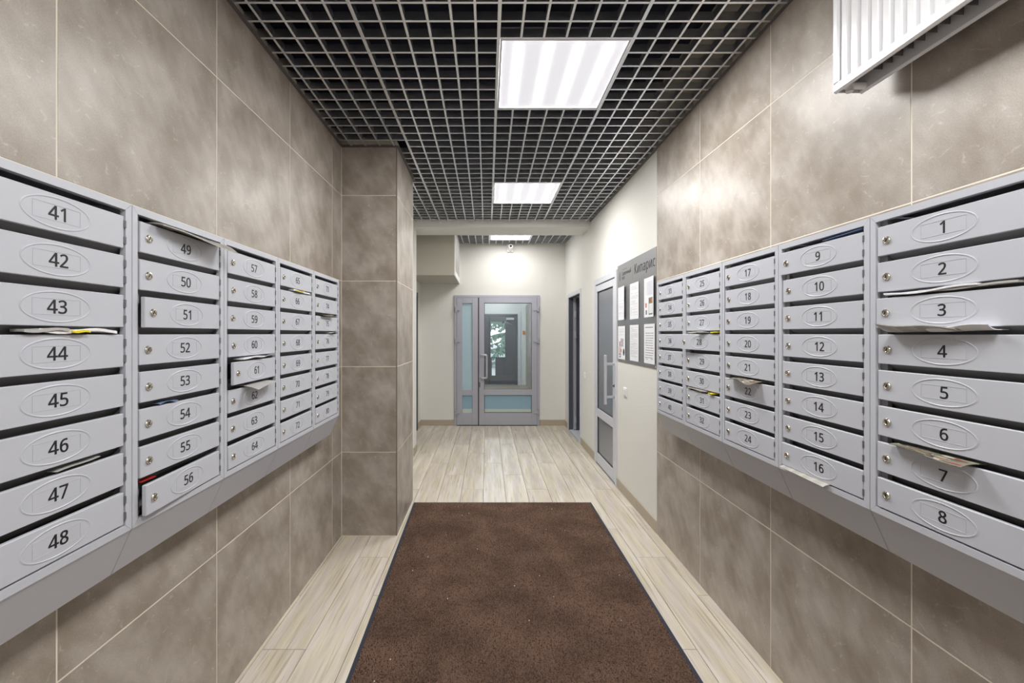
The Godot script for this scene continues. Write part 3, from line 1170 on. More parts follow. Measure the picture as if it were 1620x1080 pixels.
func door_hinge(parent: Node, at: Vector3, side: float):
	var g := Geo.new()
	g.t = Transform3D(Basis.IDENTITY, at)
	for y in [-0.040, 0.004]:
		g.lathe([Vector2(0, y), Vector2(0.016, y), Vector2(0.017, y + 0.003), Vector2(0.017, y + 0.033), Vector2(0.016, y + 0.036), Vector2(0, y + 0.036)], 14)
	g.box(Vector3(minf(0, side * 0.075), -0.022, -0.012), Vector3(maxf(0, side * 0.075), 0.012, 0.006), 0.002)
	g.box(Vector3(-0.012, -0.04, -0.03), Vector3(0.012, 0.04, 0.0), 0.002)
	put("hinge", g.mesh(M.door_aluminium), parent)


func build_far_door():
	# local frame: origin on the floor at the far wall
	var d := thing("door_2", Vector3(0, 0, ZFAR), 0, "grey aluminium glazed double door in the far wall with narrow side leaf", "door", "", "structure")
	var s := 6.60 / 675.0
	var X := func(px): return (px - 771.0) * s
	var Y := func(py): return EYE - (py - 528.0) * s
	var top := 2.013
	put("frame", ring(Vector2(-0.512, 0.0), Vector2(0.806, top), 0.038, 0.038, 0.0, 0.038, -0.06, 0.022).mesh(M.door_aluminium), d)
	# narrow leaf
	var nl := Node3D.new()
	nl.name = "side_leaf"
	d.add_child(nl)
	var lo := Vector2(-0.472, 0.012)
	var hi := Vector2(X.call(756.3), 1.973)
	var g := Geo.new()
	var gx0: float = X.call(731.5)
	var gx1: float = X.call(747.5)
	g.box(Vector3(lo.x, lo.y, -0.03), Vector3(gx0, hi.y, 0.026), 0.002)
	g.box(Vector3(gx1, lo.y, -0.03), Vector3(hi.x, hi.y, 0.026), 0.002)
	g.box(Vector3(gx0, Y.call(479.6), -0.03), Vector3(gx1, hi.y, 0.026), 0.002)
	g.box(Vector3(gx0, Y.call(625.0), -0.03), Vector3(gx1, Y.call(616.0), 0.026), 0.002)
	g.box(Vector3(gx0, lo.y, -0.03), Vector3(gx1, Y.call(653.0), 0.026), 0.002)
	put("stiles_and_rails", g.mesh(M.door_aluminium), nl)
	boxpart("glass_pane", Vector3(gx0, Y.call(616.0), -0.006), Vector3(gx1, Y.call(479.6), 0.0), M.frosted_film, nl, 0.0).set_meta("label", "frosted pale blue glass")
	boxpart("glass_pane", Vector3(gx0, Y.call(653.0), -0.006), Vector3(gx1, Y.call(625.0), 0.0), M.blue_film, nl, 0.0).set_meta("label", "frosted pale blue lower glass")
	boxpart("film_edge", Vector3(gx0 + 0.001, Y.call(653.0) + 0.001, 0.0), Vector3(gx1 - 0.001, Y.call(646.5), 0.001), M.frosted_film_pale, nl, 0.0)
	# wide leaf
	var wl := Node3D.new()
	wl.name = "main_leaf"
	d.add_child(wl)
	g = Geo.new()
	lo = Vector2(X.call(757.8), 0.012)
	hi = Vector2(0.766, 1.973)
	gx0 = X.call(766.2)
	gx1 = X.call(840.9)
	g.box(Vector3(lo.x, lo.y, -0.03), Vector3(gx0, hi.y, 0.030), 0.002)
	g.box(Vector3(gx1, lo.y, -0.03), Vector3(hi.x, hi.y, 0.030), 0.002)
	g.box(Vector3(gx0, Y.call(479.3), -0.03), Vector3(gx1, hi.y, 0.030), 0.002)
	g.box(Vector3(gx0, Y.call(624.5), -0.03), Vector3(gx1, Y.call(615.3), 0.030), 0.002)
	g.box(Vector3(gx0, lo.y, -0.03), Vector3(gx1, Y.call(652.5), 0.030), 0.002)
	put("stiles_and_rails", g.mesh(M.door_aluminium), wl)
	boxpart("glass_pane", Vector3(gx0, Y.call(615.3), -0.004), Vector3(gx1, Y.call(479.3), 0.002), M.clear_glass, wl, 0.0).set_meta("label", "clear glass showing the vestibule")
	boxpart("lower_pane", Vector3(gx0, Y.call(652.5), -0.004), Vector3(gx1, Y.call(624.5), 0.002), M.blue_film, wl, 0.0).set_meta("label", "frosted pale blue lower glass")
	boxpart("film_edge", Vector3(gx0 + 0.001, Y.call(652.5) + 0.001, 0.002), Vector3(gx1 - 0.001, Y.call(646.8), 0.003), M.frosted_film_pale, wl, 0.0)
	# glazing beads
	for r in [[Vector2(gx0, Y.call(615.3)), Vector2(gx1, Y.call(479.3))], [Vector2(gx0, Y.call(652.5)), Vector2(gx1, Y.call(624.5))]]:
		put("gasket", ring(r[0], r[1], 0.006, 0.006, 0.006, 0.006, 0.003, 0.012, 0.0).mesh(M.door_groove), wl)
	g = Geo.new()
	var hx: float = X.call(770.0)
	var hx0: float = X.call(761.5)
	var y0: float = Y.call(597.0)
	var y1: float = Y.call(561.0)
	var pts := [Vector3(hx0, y1, 0.028), Vector3(hx0, y1, 0.075)]
	pts.append_array([Vector3(hx0 + 0.01, y1, 0.088), Vector3(hx - 0.02, y1, 0.092), Vector3(hx - 0.004, y1 - 0.006, 0.092), Vector3(hx, y1 - 0.025, 0.092), Vector3(hx, y0 + 0.025, 0.092), Vector3(hx - 0.004, y0 + 0.006, 0.092), Vector3(hx - 0.02, y0, 0.092), Vector3(hx0 + 0.01, y0, 0.088), Vector3(hx0, y0, 0.075), Vector3(hx0, y0, 0.028)])
	g.tube(pts, 0.0145, 12)
	put("pull_handle", g.mesh(M.handle_metal), wl)
	boxpart("lock_case", Vector3(lo.x - 0.001, Y.call(612.0), 0.029), Vector3(lo.x + 0.022, Y.call(604.0), 0.034), M.hinge_metal, wl)
	for py in [489.0, 539.0, 651.0]:
		door_hinge(nl, Vector3(-0.488, Y.call(py), 0.040), 1.0)
		door_hinge(wl, Vector3(0.784, Y.call(py), 0.040), -1.0)
	boxpart("meeting_seal", Vector3(X.call(754.5), 0.012, -0.036), Vector3(X.call(759.5), 1.973, -0.0305), M.door_groove, d, 0.0)
	boxpart("threshold", Vector3(-0.512, 0.0, -0.06), Vector3(0.806, 0.010, 0.02), M.door_groove, d, 0.002)


func build_right_doors():
	# closed door: local z faces the hall (-x), local x runs towards the camera
	var d := thing("door_3", Vector3(XR, 0, -4.36), -PI / 2, "closed grey door in the right wall with long vertical pull bar", "door", "", "structure")
	var hw := 0.404
	put("frame", ring(Vector2(-hw, 0.0), Vector2(hw, 2.013), 0.048, 0.048, 0.0, 0.062, -0.07, 0.012).mesh(M.frame_white), d)
	boxpart("reveal", Vector3(-hw + 0.02, 0.0, -0.088), Vector3(hw - 0.02, 2.0, -0.07), M.door_groove, d, 0.0)
	var leaf := Node3D.new()
	leaf.name = "leaf"
	d.add_child(leaf)
	var x0 := -hw + 0.052
	var x1 := hw - 0.052
	var px0 := 4.36 - 4.678
	var px1 := 4.36 - 4.081
	var g := Geo.new()
	var yb := 0.012
	var yt := 1.940
	g.box(Vector3(x0, yb, -0.05), Vector3(px0, yt, 0.006), 0.0015)
	g.box(Vector3(px1, yb, -0.05), Vector3(x1, yt, 0.006), 0.0015)
	g.box(Vector3(px0, EYE + 0.458, -0.05), Vector3(px1, yt, 0.006), 0.0015)
	g.box(Vector3(px0, EYE - 0.897, -0.05), Vector3(px1, EYE - 0.81, 0.006), 0.0015)
	g.box(Vector3(px0, yb, -0.05), Vector3(px1, EYE - 1.295, 0.006), 0.0015)
	put("stiles_and_rails", g.mesh(M.frame_white), leaf)
	boxpart("upper_panel", Vector3(px0, EYE - 0.81, -0.03), Vector3(px1, EYE + 0.458, -0.010), M.door_panel_grey, leaf, 0.0).set_meta("label", "smooth grey upper panel")
	boxpart("lower_panel", Vector3(px0, EYE - 1.295, -0.03), Vector3(px1, EYE - 0.897, -0.010), M.door_panel_grey, leaf, 0.0).set_meta("label", "smooth grey lower panel")
	for r in [[Vector2(px0, EYE - 0.81), Vector2(px1, EYE + 0.458)], [Vector2(px0, EYE - 1.295), Vector2(px1, EYE - 0.897)]]:
		put("gasket", ring(r[0], r[1], 0.008, 0.004, 0.004, 0.008, -0.010, -0.002, 0.0).mesh(M.door_groove), leaf)
	g = Geo.new()
	var bx := 4.36 - 4.03
	g.box(Vector3(bx - 0.013, EYE - 0.668, 0.078), Vector3(bx + 0.013, EYE - 0.198, 0.104), 0.006)
	for y in [EYE - 0.285, EYE - 0.595]:
		g.box(Vector3(bx - 0.010, y - 0.012, 0.006), Vector3(bx + 0.010, y + 0.012, 0.080), 0.003)
	put("pull_bar", g.mesh(M.handle_metal), leaf)
	g = Geo.new()
	g.t = Transform3D(Basis(Vector3(1, 0, 0), Vector3(0, 0, 1), Vector3(0, -1, 0)), Vector3(bx, EYE - 0.49, 0.006))
	g.lathe([Vector2(0.014, 0), Vector2(0.014, 0.006), Vector2(0.008, 0.008), Vector2(0.008, 0.022), Vector2(0, 0.022)], 14)
	put("key_cylinder", g.mesh(M.hinge_metal), leaf)

	# open doorway further on: white frame, dark leaf swung inwards, room behind
	d = thing("door_4", Vector3(XR, 0, -5.925), -PI / 2, "open doorway in the right wall with dark grey leaf swung inward", "door", "", "structure")
	hw = 0.395
	var f := ring(Vector2(-hw - 0.05, 0.0), Vector2(hw + 0.045, 2.0), 0.055, 0.05, 0.0, 0.055, 0.0, 0.010)
	put("frame", f.mesh(M.frame_white), d)
	put("jamb", ring(Vector2(-hw, 0.0), Vector2(hw, 1.955), 0.016, 0.014, 0.0, 0.014, -0.060, 0.0, 0.001).mesh(M.dark_door), d)
	leaf = Node3D.new()
	leaf.name = "leaf"
	d.add_child(leaf)
	# leaf stands at right angles to the wall at the far jamb, so its face looks at the camera
	var lx := -hw + 0.018
	boxpart("leaf_panel", Vector3(lx, 0.012, -0.84), Vector3(lx + 0.045, 1.935, -0.105), M.dark_door, leaf, 0.003)
	boxpart("leaf_edge", Vector3(lx, 0.012, -0.100), Vector3(lx + 0.040, 1.935, -0.064), M.door_aluminium, leaf, 0.002)
	for y in [1.70, 1.40, 0.16]:
		boxpart("hinge", Vector3(lx + 0.040, y - 0.05, -0.100), Vector3(lx + 0.062, y + 0.05, -0.074), M.handle_metal, leaf, 0.004)
	boxpart("threshold", Vector3(-hw, -0.004, -0.244), Vector3(hw, 0.003, 0.0), M.frame_white, d, 0.001)
	slab("wall_side_room", [
		[Vector3(1.45, -0.1, -7.0), Vector3(3.0, -0.004, -5.0)], [Vector3(1.45, 2.6, -7.0), Vector3(3.0, 2.7, -5.0)],
		[Vector3(1.45, -0.1, -7.1), Vector3(3.0, 2.7, -7.0)], [Vector3(1.45, -0.1, -5.0), Vector3(3.0, 2.7, -4.9)],
		[Vector3(3.0, -0.1, -7.1), Vector3(3.1, 2.7, -4.9)]], M.concrete, "dim side room seen through the open doorway", "wall")


func build_vestibule():
	var zf := -11.86
	var zn := ZFAR - 0.15
	slab("wall_vestibule", [
		[Vector3(-1.2, -0.1, zf), Vector3(-1.0, 2.9, zn)],
		[Vector3(1.088, -0.1, zf), Vector3(1.3, 2.9, zn)],
		[Vector3(-1.2, -0.1, zf - 0.2), Vector3(-0.46, 2.9, zf)],
		[Vector3(0.84, -0.1, zf - 0.2), Vector3(1.3, 2.9, zf)],
		[Vector3(-0.46, 1.97, zf - 0.2), Vector3(0.84, 2.9, zf)]], M.plaster, "painted walls of the vestibule behind the glazed door", "wall")
	slab("ceiling_vestibule", [[Vector3(-1.2, 2.75, zf - 0.2), Vector3(1.3, 2.9, zn)]], M.plaster, "plain ceiling of the vestibule", "ceiling")
	var f := slab("floor_vestibule", [[Vector3(-1.2, -0.1, zf - 0.2), Vector3(1.3, -0.009, zn)]], M.grout, "stone-tiled floor of the vestibule", "floor")
	for i in 4:
		for k in 9:
			boxpart("floor_tile", Vector3(-1.0 + 0.55 * i + 0.002, -0.009, -6.76 - 0.6 * (k + 1) + 0.302), Vector3(minf(-1.0 + 0.55 * (i + 1), 1.088) - 0.002, 0.0, -6.76 - 0.6 * k + 0.298 if k > 0 else -6.76), M.vestibule_tile, f, 0.001)
	var wt := slab("wall_vestibule_tiled", [[Vector3(1.081, 0.0, zf + 0.002), Vector3(1.087, 2.2, zn - 0.01)]], M.grout, "beige tiled right side of the vestibule behind glass", "wall")
	tile_field(wt, Vector3(1.081, 0, zf + 0.004), Vector3(0, 0, 1), Vector3(-1, 0, 0), [0.0, 0.6, 1.2, 1.8, 2.4, 3.0, 3.6, 4.2, 4.8], [0.0, 0.55, 1.1, 1.65, 2.2], 51)
	# pale casing right of the street door
	boxpart("casing", Vector3(0.86, 0.0, zf), Vector3(0.93, 2.02, zf + 0.03), M.frame_white, wt, 0.003)

	var lamp := thing("vestibule_lamp", Vector3(0.0, 2.66, -9.6), 0, "round white ceiling lamp in the vestibule behind glass", "lamp")
	var lg := Geo.new()
	lg.lathe([Vector2(0.14, 0.09), Vector2(0.15, 0.07), Vector2(0.15, 0.05)], 24)
	put("base_ring", lg.mesh(M.white_plastic), lamp)
	lg = Geo.new()
	lg.lathe([Vector2(0.0, 0.0), Vector2(0.08, 0.010), Vector2(0.13, 0.035), Vector2(0.148, 0.06)], 24)
	put("glass_bowl", lg.mesh(M.lamp_bowl), lamp)
	var om := OmniLight3D.new()
	om.name = "bulb_light"
	om.light_energy = 1.7
	om.light_color = Color(0.86, 0.94, 1.0)
	om.light_size = 0.08
	om.omni_range = 20.0
	om.omni_attenuation = 2.0
	om.shadow_enabled = true
	lamp.add_child(om)
	om.position = Vector3(0, -0.06, 0)

	var d := thing("door_5", Vector3(0.19, 0, zf), 0, "dark grey street door with window seen through the glass", "door", "", "structure")
	put("frame", ring(Vector2(-0.65, 0.0), Vector2(0.65, 1.97), 0.05, 0.05, 0.0, 0.05, -0.12, 0.02).mesh(M.dark_door), d)
	var X := func(px): return (px - 771.0) / 675.0 * 11.86 - 0.19
	var Y := func(py): return EYE - (py - 528.0) / 675.0 * 11.86
	var leaf := Node3D.new()
	leaf.name = "leaf"
	d.add_child(leaf)
	var g := Geo.new()
	var a: float = X.call(776.0)
	var b: float = X.call(799.5)
	var t: float = Y.call(508.5)
	var m: float = Y.call(565.0)
	var c0: float = X.call(778.0)
	var c1: float = X.call(783.6)
	var l: float = Y.call(594.0)
	g.box(Vector3(-0.60, 0.012, -0.08), Vector3(a, 1.92, -0.02), 0.002)
	g.box(Vector3(b, 0.012, -0.08), Vector3(0.60, 1.92, -0.02), 0.002)
	g.box(Vector3(a, t, -0.08), Vector3(b, 1.92, -0.02), 0.002)
	g.box(Vector3(a, 0.012, -0.08), Vector3(b, l, -0.02), 0.002)
	g.box(Vector3(a, l, -0.08), Vector3(c0, m, -0.02), 0.0)
	g.box(Vector3(c1, l, -0.08), Vector3(b, m, -0.02), 0.0)
	put("leaf_panel", g.mesh(M.dark_door), leaf)
	boxpart("window_pane", Vector3(a, m, -0.055), Vector3(b, t, -0.049), M.clear_glass, leaf, 0.0)
	boxpart("slit_pane", Vector3(c0, l, -0.055), Vector3(c1, m, -0.049), M.clear_glass, leaf, 0.0)
	put("window_frame", ring(Vector2(a - 0.02, m - 0.02), Vector2(b + 0.02, t + 0.02), 0.025, 0.025, 0.025, 0.025, -0.02, -0.006).mesh(M.dark_door), leaf)
	boxpart("meeting_stile", Vector3(X.call(773.5), 0.012, -0.02), Vector3(X.call(775.0), 1.92, -0.008), M.door_groove, leaf)
	g = Geo.new()
	g.box(Vector3(0.33, 1.80, -0.02), Vector3(0.55, 1.86, 0.05), 0.006)
	g.tube([Vector3(0.34, 1.79, 0.03), Vector3(0.30, 1.75, 0.16), Vector3(0.50, 1.66, 0.02)], 0.010, 8)
	put("door_closer", g.mesh(M.handle_metal), leaf)
	var o := boxpart("call_button_box", Vector3(0.985, EYE - 0.02, zf + 0.0), Vector3(1.045, EYE + 0.085, zf + 0.04), M.button_orange, self, 0.006)
	tag(o, "small orange exit button box on the vestibule wall", "button box")


func build_duct():
	var z0 := ZFAR
	var z1 := -5.63
	var x1 := -0.44
	var y0 := EYE + 0.776
	var d := thing("duct_box", Vector3((XLP + x1) / 2, y0, (z0 + z1) / 2), 0, "boxed-in duct with louvre grille hanging in the far left corner", "duct box")
	var c := d.position
	var g := Geo.new()
	var lo := Vector3(XLP, y0, z0 + 0.0) - c
	var hi := Vector3(x1, 2.93, z1) - c
	# shell: bottom, front; the right side is open for the grille
	g.box(lo, Vector3(hi.x, lo.y + 0.012, hi.z))
	g.box(Vector3(lo.x, lo.y + 0.012, hi.z - 0.012), hi)
	put("casing", g.mesh(M.duct_paint), d)
	var gr := Node3D.new()
	gr.name = "side_grille"
	d.add_child(gr)
	var f := Geo.new()
	var sx := hi.x
	f.box(Vector3(sx, lo.y - 0.004, lo.z), Vector3(sx + 0.014, lo.y + 0.07, hi.z + 0.004), 0.002)
	f.box(Vector3(sx, 0.60, lo.z), Vector3(sx + 0.014, 0.66, hi.z + 0.004), 0.002)
	f.box(Vector3(sx, lo.y + 0.07, hi.z - 0.07), Vector3(sx + 0.014, 0.60, hi.z + 0.004), 0.002)
	f.box(Vector3(sx, lo.y + 0.07, lo.z), Vector3(sx + 0.014, 0.60, lo.z + 0.05), 0.002)
	put("grille_frame", f.mesh(M.white_plastic), gr)
	var y := lo.y + 0.095
	while y < 0.59:
		var b := Geo.new()
		b.t = Transform3D(Basis(Vector3(0, 0, 1), 0.7), Vector3(sx + 0.002, y, 0))
		b.box(Vector3(-0.014, -0.002, lo.z + 0.05), Vector3(0.014, 0.002, hi.z - 0.07))
		put("louvre", b.mesh(M.white_plastic), gr)
		y += 0.032
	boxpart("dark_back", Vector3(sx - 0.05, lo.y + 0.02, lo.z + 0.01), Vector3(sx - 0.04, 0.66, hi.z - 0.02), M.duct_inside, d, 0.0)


func build_mailboxes():
	var w := UW + 0.003
	var left := []
	var zl := [1.0807, 1.4590, 1.8372, 2.2154, 2.5936]
	var lab := ["nearest left mailbox unit, doors 41 to 48, cut off by the frame", "second left mailbox unit from the camera, doors 49 to 56, newspaper on top", "third left mailbox unit from the camera, doors 57 to 64, one ajar", "fourth left mailbox unit from the camera, doors 65 to 72", "farthest left mailbox unit beside the pillar, doors 73 to 80"]
	for i in 5:
		var z: float = -(2.5936 - w * (4 - i) - w / 2)
		left.append(make_unit(41 + 8 * i, Vector3(XL + 0.0006, UBASE, z), PI / 2, lab[i], "mailbox units on the left wall", {51: 2.5, 56: 3.0, 61: 3.6, 60: 0.6}))
	var right := []
	lab = ["nearest right mailbox unit, doors 1 to 8, cut off by the frame", "second right mailbox unit from the camera, doors 9 to 16", "third right mailbox unit from the camera, doors 17 to 24", "fourth right mailbox unit from the camera, doors 25 to 32", "farthest right mailbox unit beside the notice board, doors 33 to 40"]
	for i in 5:
		var z: float = -(2.7120 - w * (4 - i) - w / 2)
		right.append(make_unit(1 + 8 * i, Vector3(XR - 0.008 - 0.0006, UBASE, z), -PI / 2, lab[i], "mailbox units on the right wall", {28: 5.0, 9: 1.6, 3: 0.9, 16: 1.0}))

	# post
	var u: Node3D = left[0]
	mail(u, 3, -0.04, 0.14, 0.004, 0.0, M.paper_white, "envelope", "white envelope in the slot above mailbox forty-four", "envelope", 0.0, -0.002, 0.004, 7)
	mail(u, 3, -0.07, 0.02, 0.007, 0.001, M.paper_grey, "folded_paper", "grey folded paper in the slot above mailbox forty-four", "paper", 0.0, 0.003, 0.002, 6)
	mail(u, 3, 0.025, 0.065, 0.010, 0.002, M.paper_yellow, "flyer", "small yellow flyer in the slot above mailbox forty-four", "flyer", 0.0, 0.001, 0.001, 4)
	mail(u, 6, 0.0, 0.10, 0.000, 0.0, M.paper_grey, "folded_paper", "crumpled paper in the slot above mailbox forty-seven", "paper", 0.0, 0.004, 0.003)
	u = left[1]
	mail(u, 0, -0.12, 0.165, 0.045, 0.016, M.print_6, "newspaper", "folded newspaper drooping from the top slot above mailbox forty-nine", "newspaper", 0.4, -0.001, 0.002, 3)
	mail(u, 5, -0.10, -0.03, 0.002, 0.0, M.paper_blue, "folded_paper", "small bluish paper in the slot above mailbox fifty-four", "paper", 0.0, 0.0, 0.003)
	mail(u, 7, -0.16, -0.11, 0.000, 0.0, M.paper_red, "flyer", "red flyer edge in the slot above mailbox fifty-six", "flyer", 0.0, 0.0, 0.001)
	u = left[2]
	mail(u, 4, -0.10, 0.04, 0.018, -0.002, M.paper_white, "envelope", "white envelope in the slot above mailbox sixty-one", "envelope", 0.1, 0.003, 0.002, 5)
	mail(u, 4, 0.05, 0.14, 0.012, -0.006, M.print_0, "letter", "printed letter standing in the slot above mailbox sixty-one", "letter", 0.2, 0.004, 0.002)
	mail(u, 5, -0.08, 0.115, 0.046, 0.008, M.paper_grey, "letter", "pale grey letter hanging from the slot above mailbox sixty-two", "letter", -0.3, 0.0, 0.001)
	u = left[3]
	mail(u, 1, -0.05, 0.13, 0.004, 0.0, M.paper_white, "envelope", "white envelope in the slot above mailbox sixty-six", "envelope", 0.0, -0.002, 0.001, 7)
	mail(u, 1, -0.04, 0.05, 0.012, 0.001, M.paper_yellow, "flyer", "bright yellow flyer in the slot above mailbox sixty-six", "flyer", 0.0, 0.003, 0.001, 3)
	u = left[4]
	mail(u, 2, -0.10, 0.06, 0.020, 0.006, M.print_7, "leaflet", "greenish leaflet in the slot above mailbox seventy-five", "leaflet", 0.2, 0.004, 0.002)
	mail(u, 3, 0.02, 0.10, 0.020, -0.004, M.paper_white, "envelope", "white paper corner in the slot above mailbox seventy-six", "envelope", 0.8, 0.004, 0.001)
	u = right[0]
	mail(u, 2, -0.14, 0.08, 0.006, 0.0, M.print_1, "letter", "curled white letters in the slot above mailbox three", "letter", 0.0, 0.004, 0.003, 5)
	mail(u, 2, -0.05, 0.15, 0.003, 0.0, M.paper_grey, "folded_paper", "grey folded paper in the slot above mailbox three", "paper", 0.0, 0.002, 0.002, 5)
	mail(u, 3, -0.125, 0.05, 0.034, -0.013, M.print_6, "leaflet", "printed leaflet curling out of the slot above mailbox four", "leaflet", -0.3, 0.002, 0.003, 2)
	mail(u, 3, -0.02, 0.115, 0.022, -0.010, M.paper_white, "envelope", "white envelope in the slot above mailbox four", "envelope", 0.1, 0.004, 0.002, 2)
	mail(u, 6, -0.115, 0.075, 0.026, 0.004, M.print_7, "leaflet", "colourful leaflet hanging from the slot above mailbox seven", "leaflet", 0.4, 0.002, 0.002, 2)
	u = right[1]
	mail(u, 8, -0.155, 0.05, 0.020, 0.006, M.print_6, "newspaper", "newspaper squeezed out under the door of mailbox sixteen", "newspaper", 0.1, 0.001, 0.0, 1)
	mail(u, 0, 0.02, 0.16, 0.000, 0.0, M.paper_blue, "folded_paper", "bluish paper in the top slot above mailbox nine", "paper", 0.0, 0.004, 0.001)
	u = right[2]
	mail(u, 5, -0.10, 0.09, 0.035, 0.006, M.print_7, "leaflet", "colourful leaflet bent in the slot above mailbox twenty-two", "leaflet", 0.3, 0.002, 0.005, 2)
	u = right[3]
	mail(u, 3, -0.13, 0.03, 0.006, 0.0, M.print_6, "newspaper", "folded newspaper in the slot above mailbox twenty-eight", "newspaper", 0.0, 0.002, 0.002, 7)
	mail(u, 3, 0.0, 0.09, 0.024, -0.003, M.paper_white, "envelope", "white paper corner in the slot above mailbox twenty-eight", "envelope", -0.8, 0.002, 0.002)
	mail(u, 3, 0.10, 0.16, 0.008, 0.0, M.paper_yellow, "flyer", "yellow flyer in the slot above mailbox twenty-eight", "flyer", 0.0, 0.002, 0.001, 5)
	mail(u, 6, -0.14, 0.05, 0.005, 0.0, M.print_6, "newspaper", "folded newspaper in the slot above mailbox thirty-one", "newspaper", 0.0, 0.003, 0.002, 7)
	mail(u, 6, 0.08, 0.12, 0.008, 0.0, M.paper_yellow, "flyer", "yellow flyer in the slot above mailbox thirty-one", "flyer", 0.0, 0.002, 0.001, 6)


func build_mat():
	var o := thing("door_mat", Vector3(0.14, 0, -2.1), 0, "large brown carpet mat with dark rubber edge on the floor", "mat")
	# corners (x, depth) relative to the node
	var z0 := -3.577 + 2.1
	var z1 := -0.35 + 2.1
	var xl0 := -0.615 - 0.14
	var xl1 := -0.545 - 0.14
	var xr0 := 0.869 - 0.14
	var xr1 := 0.879 - 0.14
	var g := Geo.new()
	g.t = Transform3D(Basis(Vector3(1, 0, 0), Vector3(0, 0, -1), Vector3(0, 1, 0)), Vector3.ZERO)
	g.prism(PackedVector2Array([Vector2(xl0, -z0), Vector2(xr0, -z0), Vector2(xr1, -z1), Vector2(xl1, -z1)]), 0.0006, 0.0035)
	put("rubber_edge", g.mesh(M.mat_rubber), o)
	var e := 0.019
	g = Geo.new()
	g.t = Transform3D(Basis(Vector3(1, 0, 0), Vector3(0, 0, -1), Vector3(0, 1, 0)), Vector3.ZERO)
	g.prism(PackedVector2Array([Vector2(xl0 + e, -z0 - e), Vector2(xr0 - e, -z0 - e), Vector2(xr1 - e, -z1 + e), Vector2(xl1 + e, -z1 + e)]), 0.0035, 0.0062)
	put("carpet_backing", g.mesh(M.mat_backing), o)
	# tufts in rows
	var tuft := Geo.new()
	var r := 0.0036
	var hgt := 0.0065
	for k in 4:
		var a0 := TAU * k / 4 + 0.4
		var a1 := TAU * (k + 1) / 4 + 0.4
		var p := Vector3(cos(a0) * r, 0, sin(a0) * r)
		var q := Vector3(cos(a1) * r, 0, sin(a1) * r)
		var up := Vector3(0, hgt, 0)
		var nn := (p + q).normalized()
		tuft.quad(p, q, q * 0.62 + up, p * 0.62 + up, nn + Vector3(0, 0.4, 0))
		tuft.tri3(up + p * 0.62, up + q * 0.62, up + Vector3(0, 0.0012, 0), Vector3.UP, Vector3.UP, Vector3.UP, Vector2.ZERO, Vector2.ZERO, Vector2.ZERO)
	var mm := MultiMesh.new()
	mm.transform_format = MultiMesh.TRANSFORM_3D
	mm.use_colors = true
	mm.mesh = tuft.mesh(M.mat_pile)
	var rr := RandomNumberGenerator.new()
	rr.seed = 77
	var fn := FastNoiseLite.new()
	fn.seed = 8
	fn.frequency = 3.0
	fn.fractal_octaves = 4
	var ts := []
	var cs := []
	var z := z0 + e + 0.003
	var row := 0
	while z < z1 - e:
		var step := 0.0058 if z < 1.1 else 0.009
		var f := (z - z0) / (z1 - z0)
		var xa := lerpf(xl0, xl1, f) + e + 0.003
		var xb := lerpf(xr0, xr1, f) - e - 0.003
		var x := xa + (0.5 * step if row % 2 else 0.0)
		while x < xb:
			var b := Basis(Vector3.UP, rr.randf() * TAU).scaled(Vector3(step / 0.0058, rr.randf_range(0.7, 1.15), step / 0.0058))
			ts.append(Transform3D(b, Vector3(x + rr.randf_range(-0.001, 0.001), 0.005, z + rr.randf_range(-0.0008, 0.0008))))
			var wear := fn.get_noise_2d(x, z)
			var k := rr.randf()
			var c := Color(0.080, 0.045, 0.030).lerp(Color(0.205, 0.124, 0.086), clampf(k * 0.85 + wear * 0.55 + 0.05, 0.0, 1.0))
			if k < 0.10:
				c = Color(0.066, 0.037, 0.026)
			elif rr.randf() < 0.0004:
				c = Color(0.75, 0.72, 0.68)
			cs.append(c)
			x += step
		z += step
		row += 1
	mm.instance_count = ts.size()
	for i in ts.size():
		mm.set_instance_transform(i, ts[i])
		mm.set_instance_color(i, cs[i])
	var pile := MultiMeshInstance3D.new()
	pile.multimesh = mm
	pile.name = "carpet_pile"
	pile.set_meta("kind", "stuff")
	o.add_child(pile)


func word(text: String, h: float, m: Material, parent: Node, at: Vector3, called := "lettering", embolden := 0.0, stretch := 1.0) -> MeshInstance3D:
	var tm := TextMesh.new()
	var f := SystemFont.new()
	f.font_names = PackedStringArray(["Droid Sans"])
	var fv := FontVariation.new()
	fv.base_font = f
	fv.variation_embolden = embolden
	tm.text = text
	tm.font = fv
	tm.font_size = 64
	tm.pixel_size = h / 0.714 / 64
	tm.depth = 0.0006
	tm.horizontal_alignment = HORIZONTAL_ALIGNMENT_LEFT
	tm.material = m
	var o := put(called, tm, parent, at)
	o.scale.x = stretch
	return o


func fit(o: MeshInstance3D, x0: float, x1: float, top: float):
	# stretch lettering to a width and hang it from the top of its capitals
	var a := (o.mesh as TextMesh).get_aabb()
	o.scale.x = (x1 - x0) / a.size.x
	o.position = Vector3(x0 - a.position.x * o.scale.x, top - a.end.y, 0.0064)


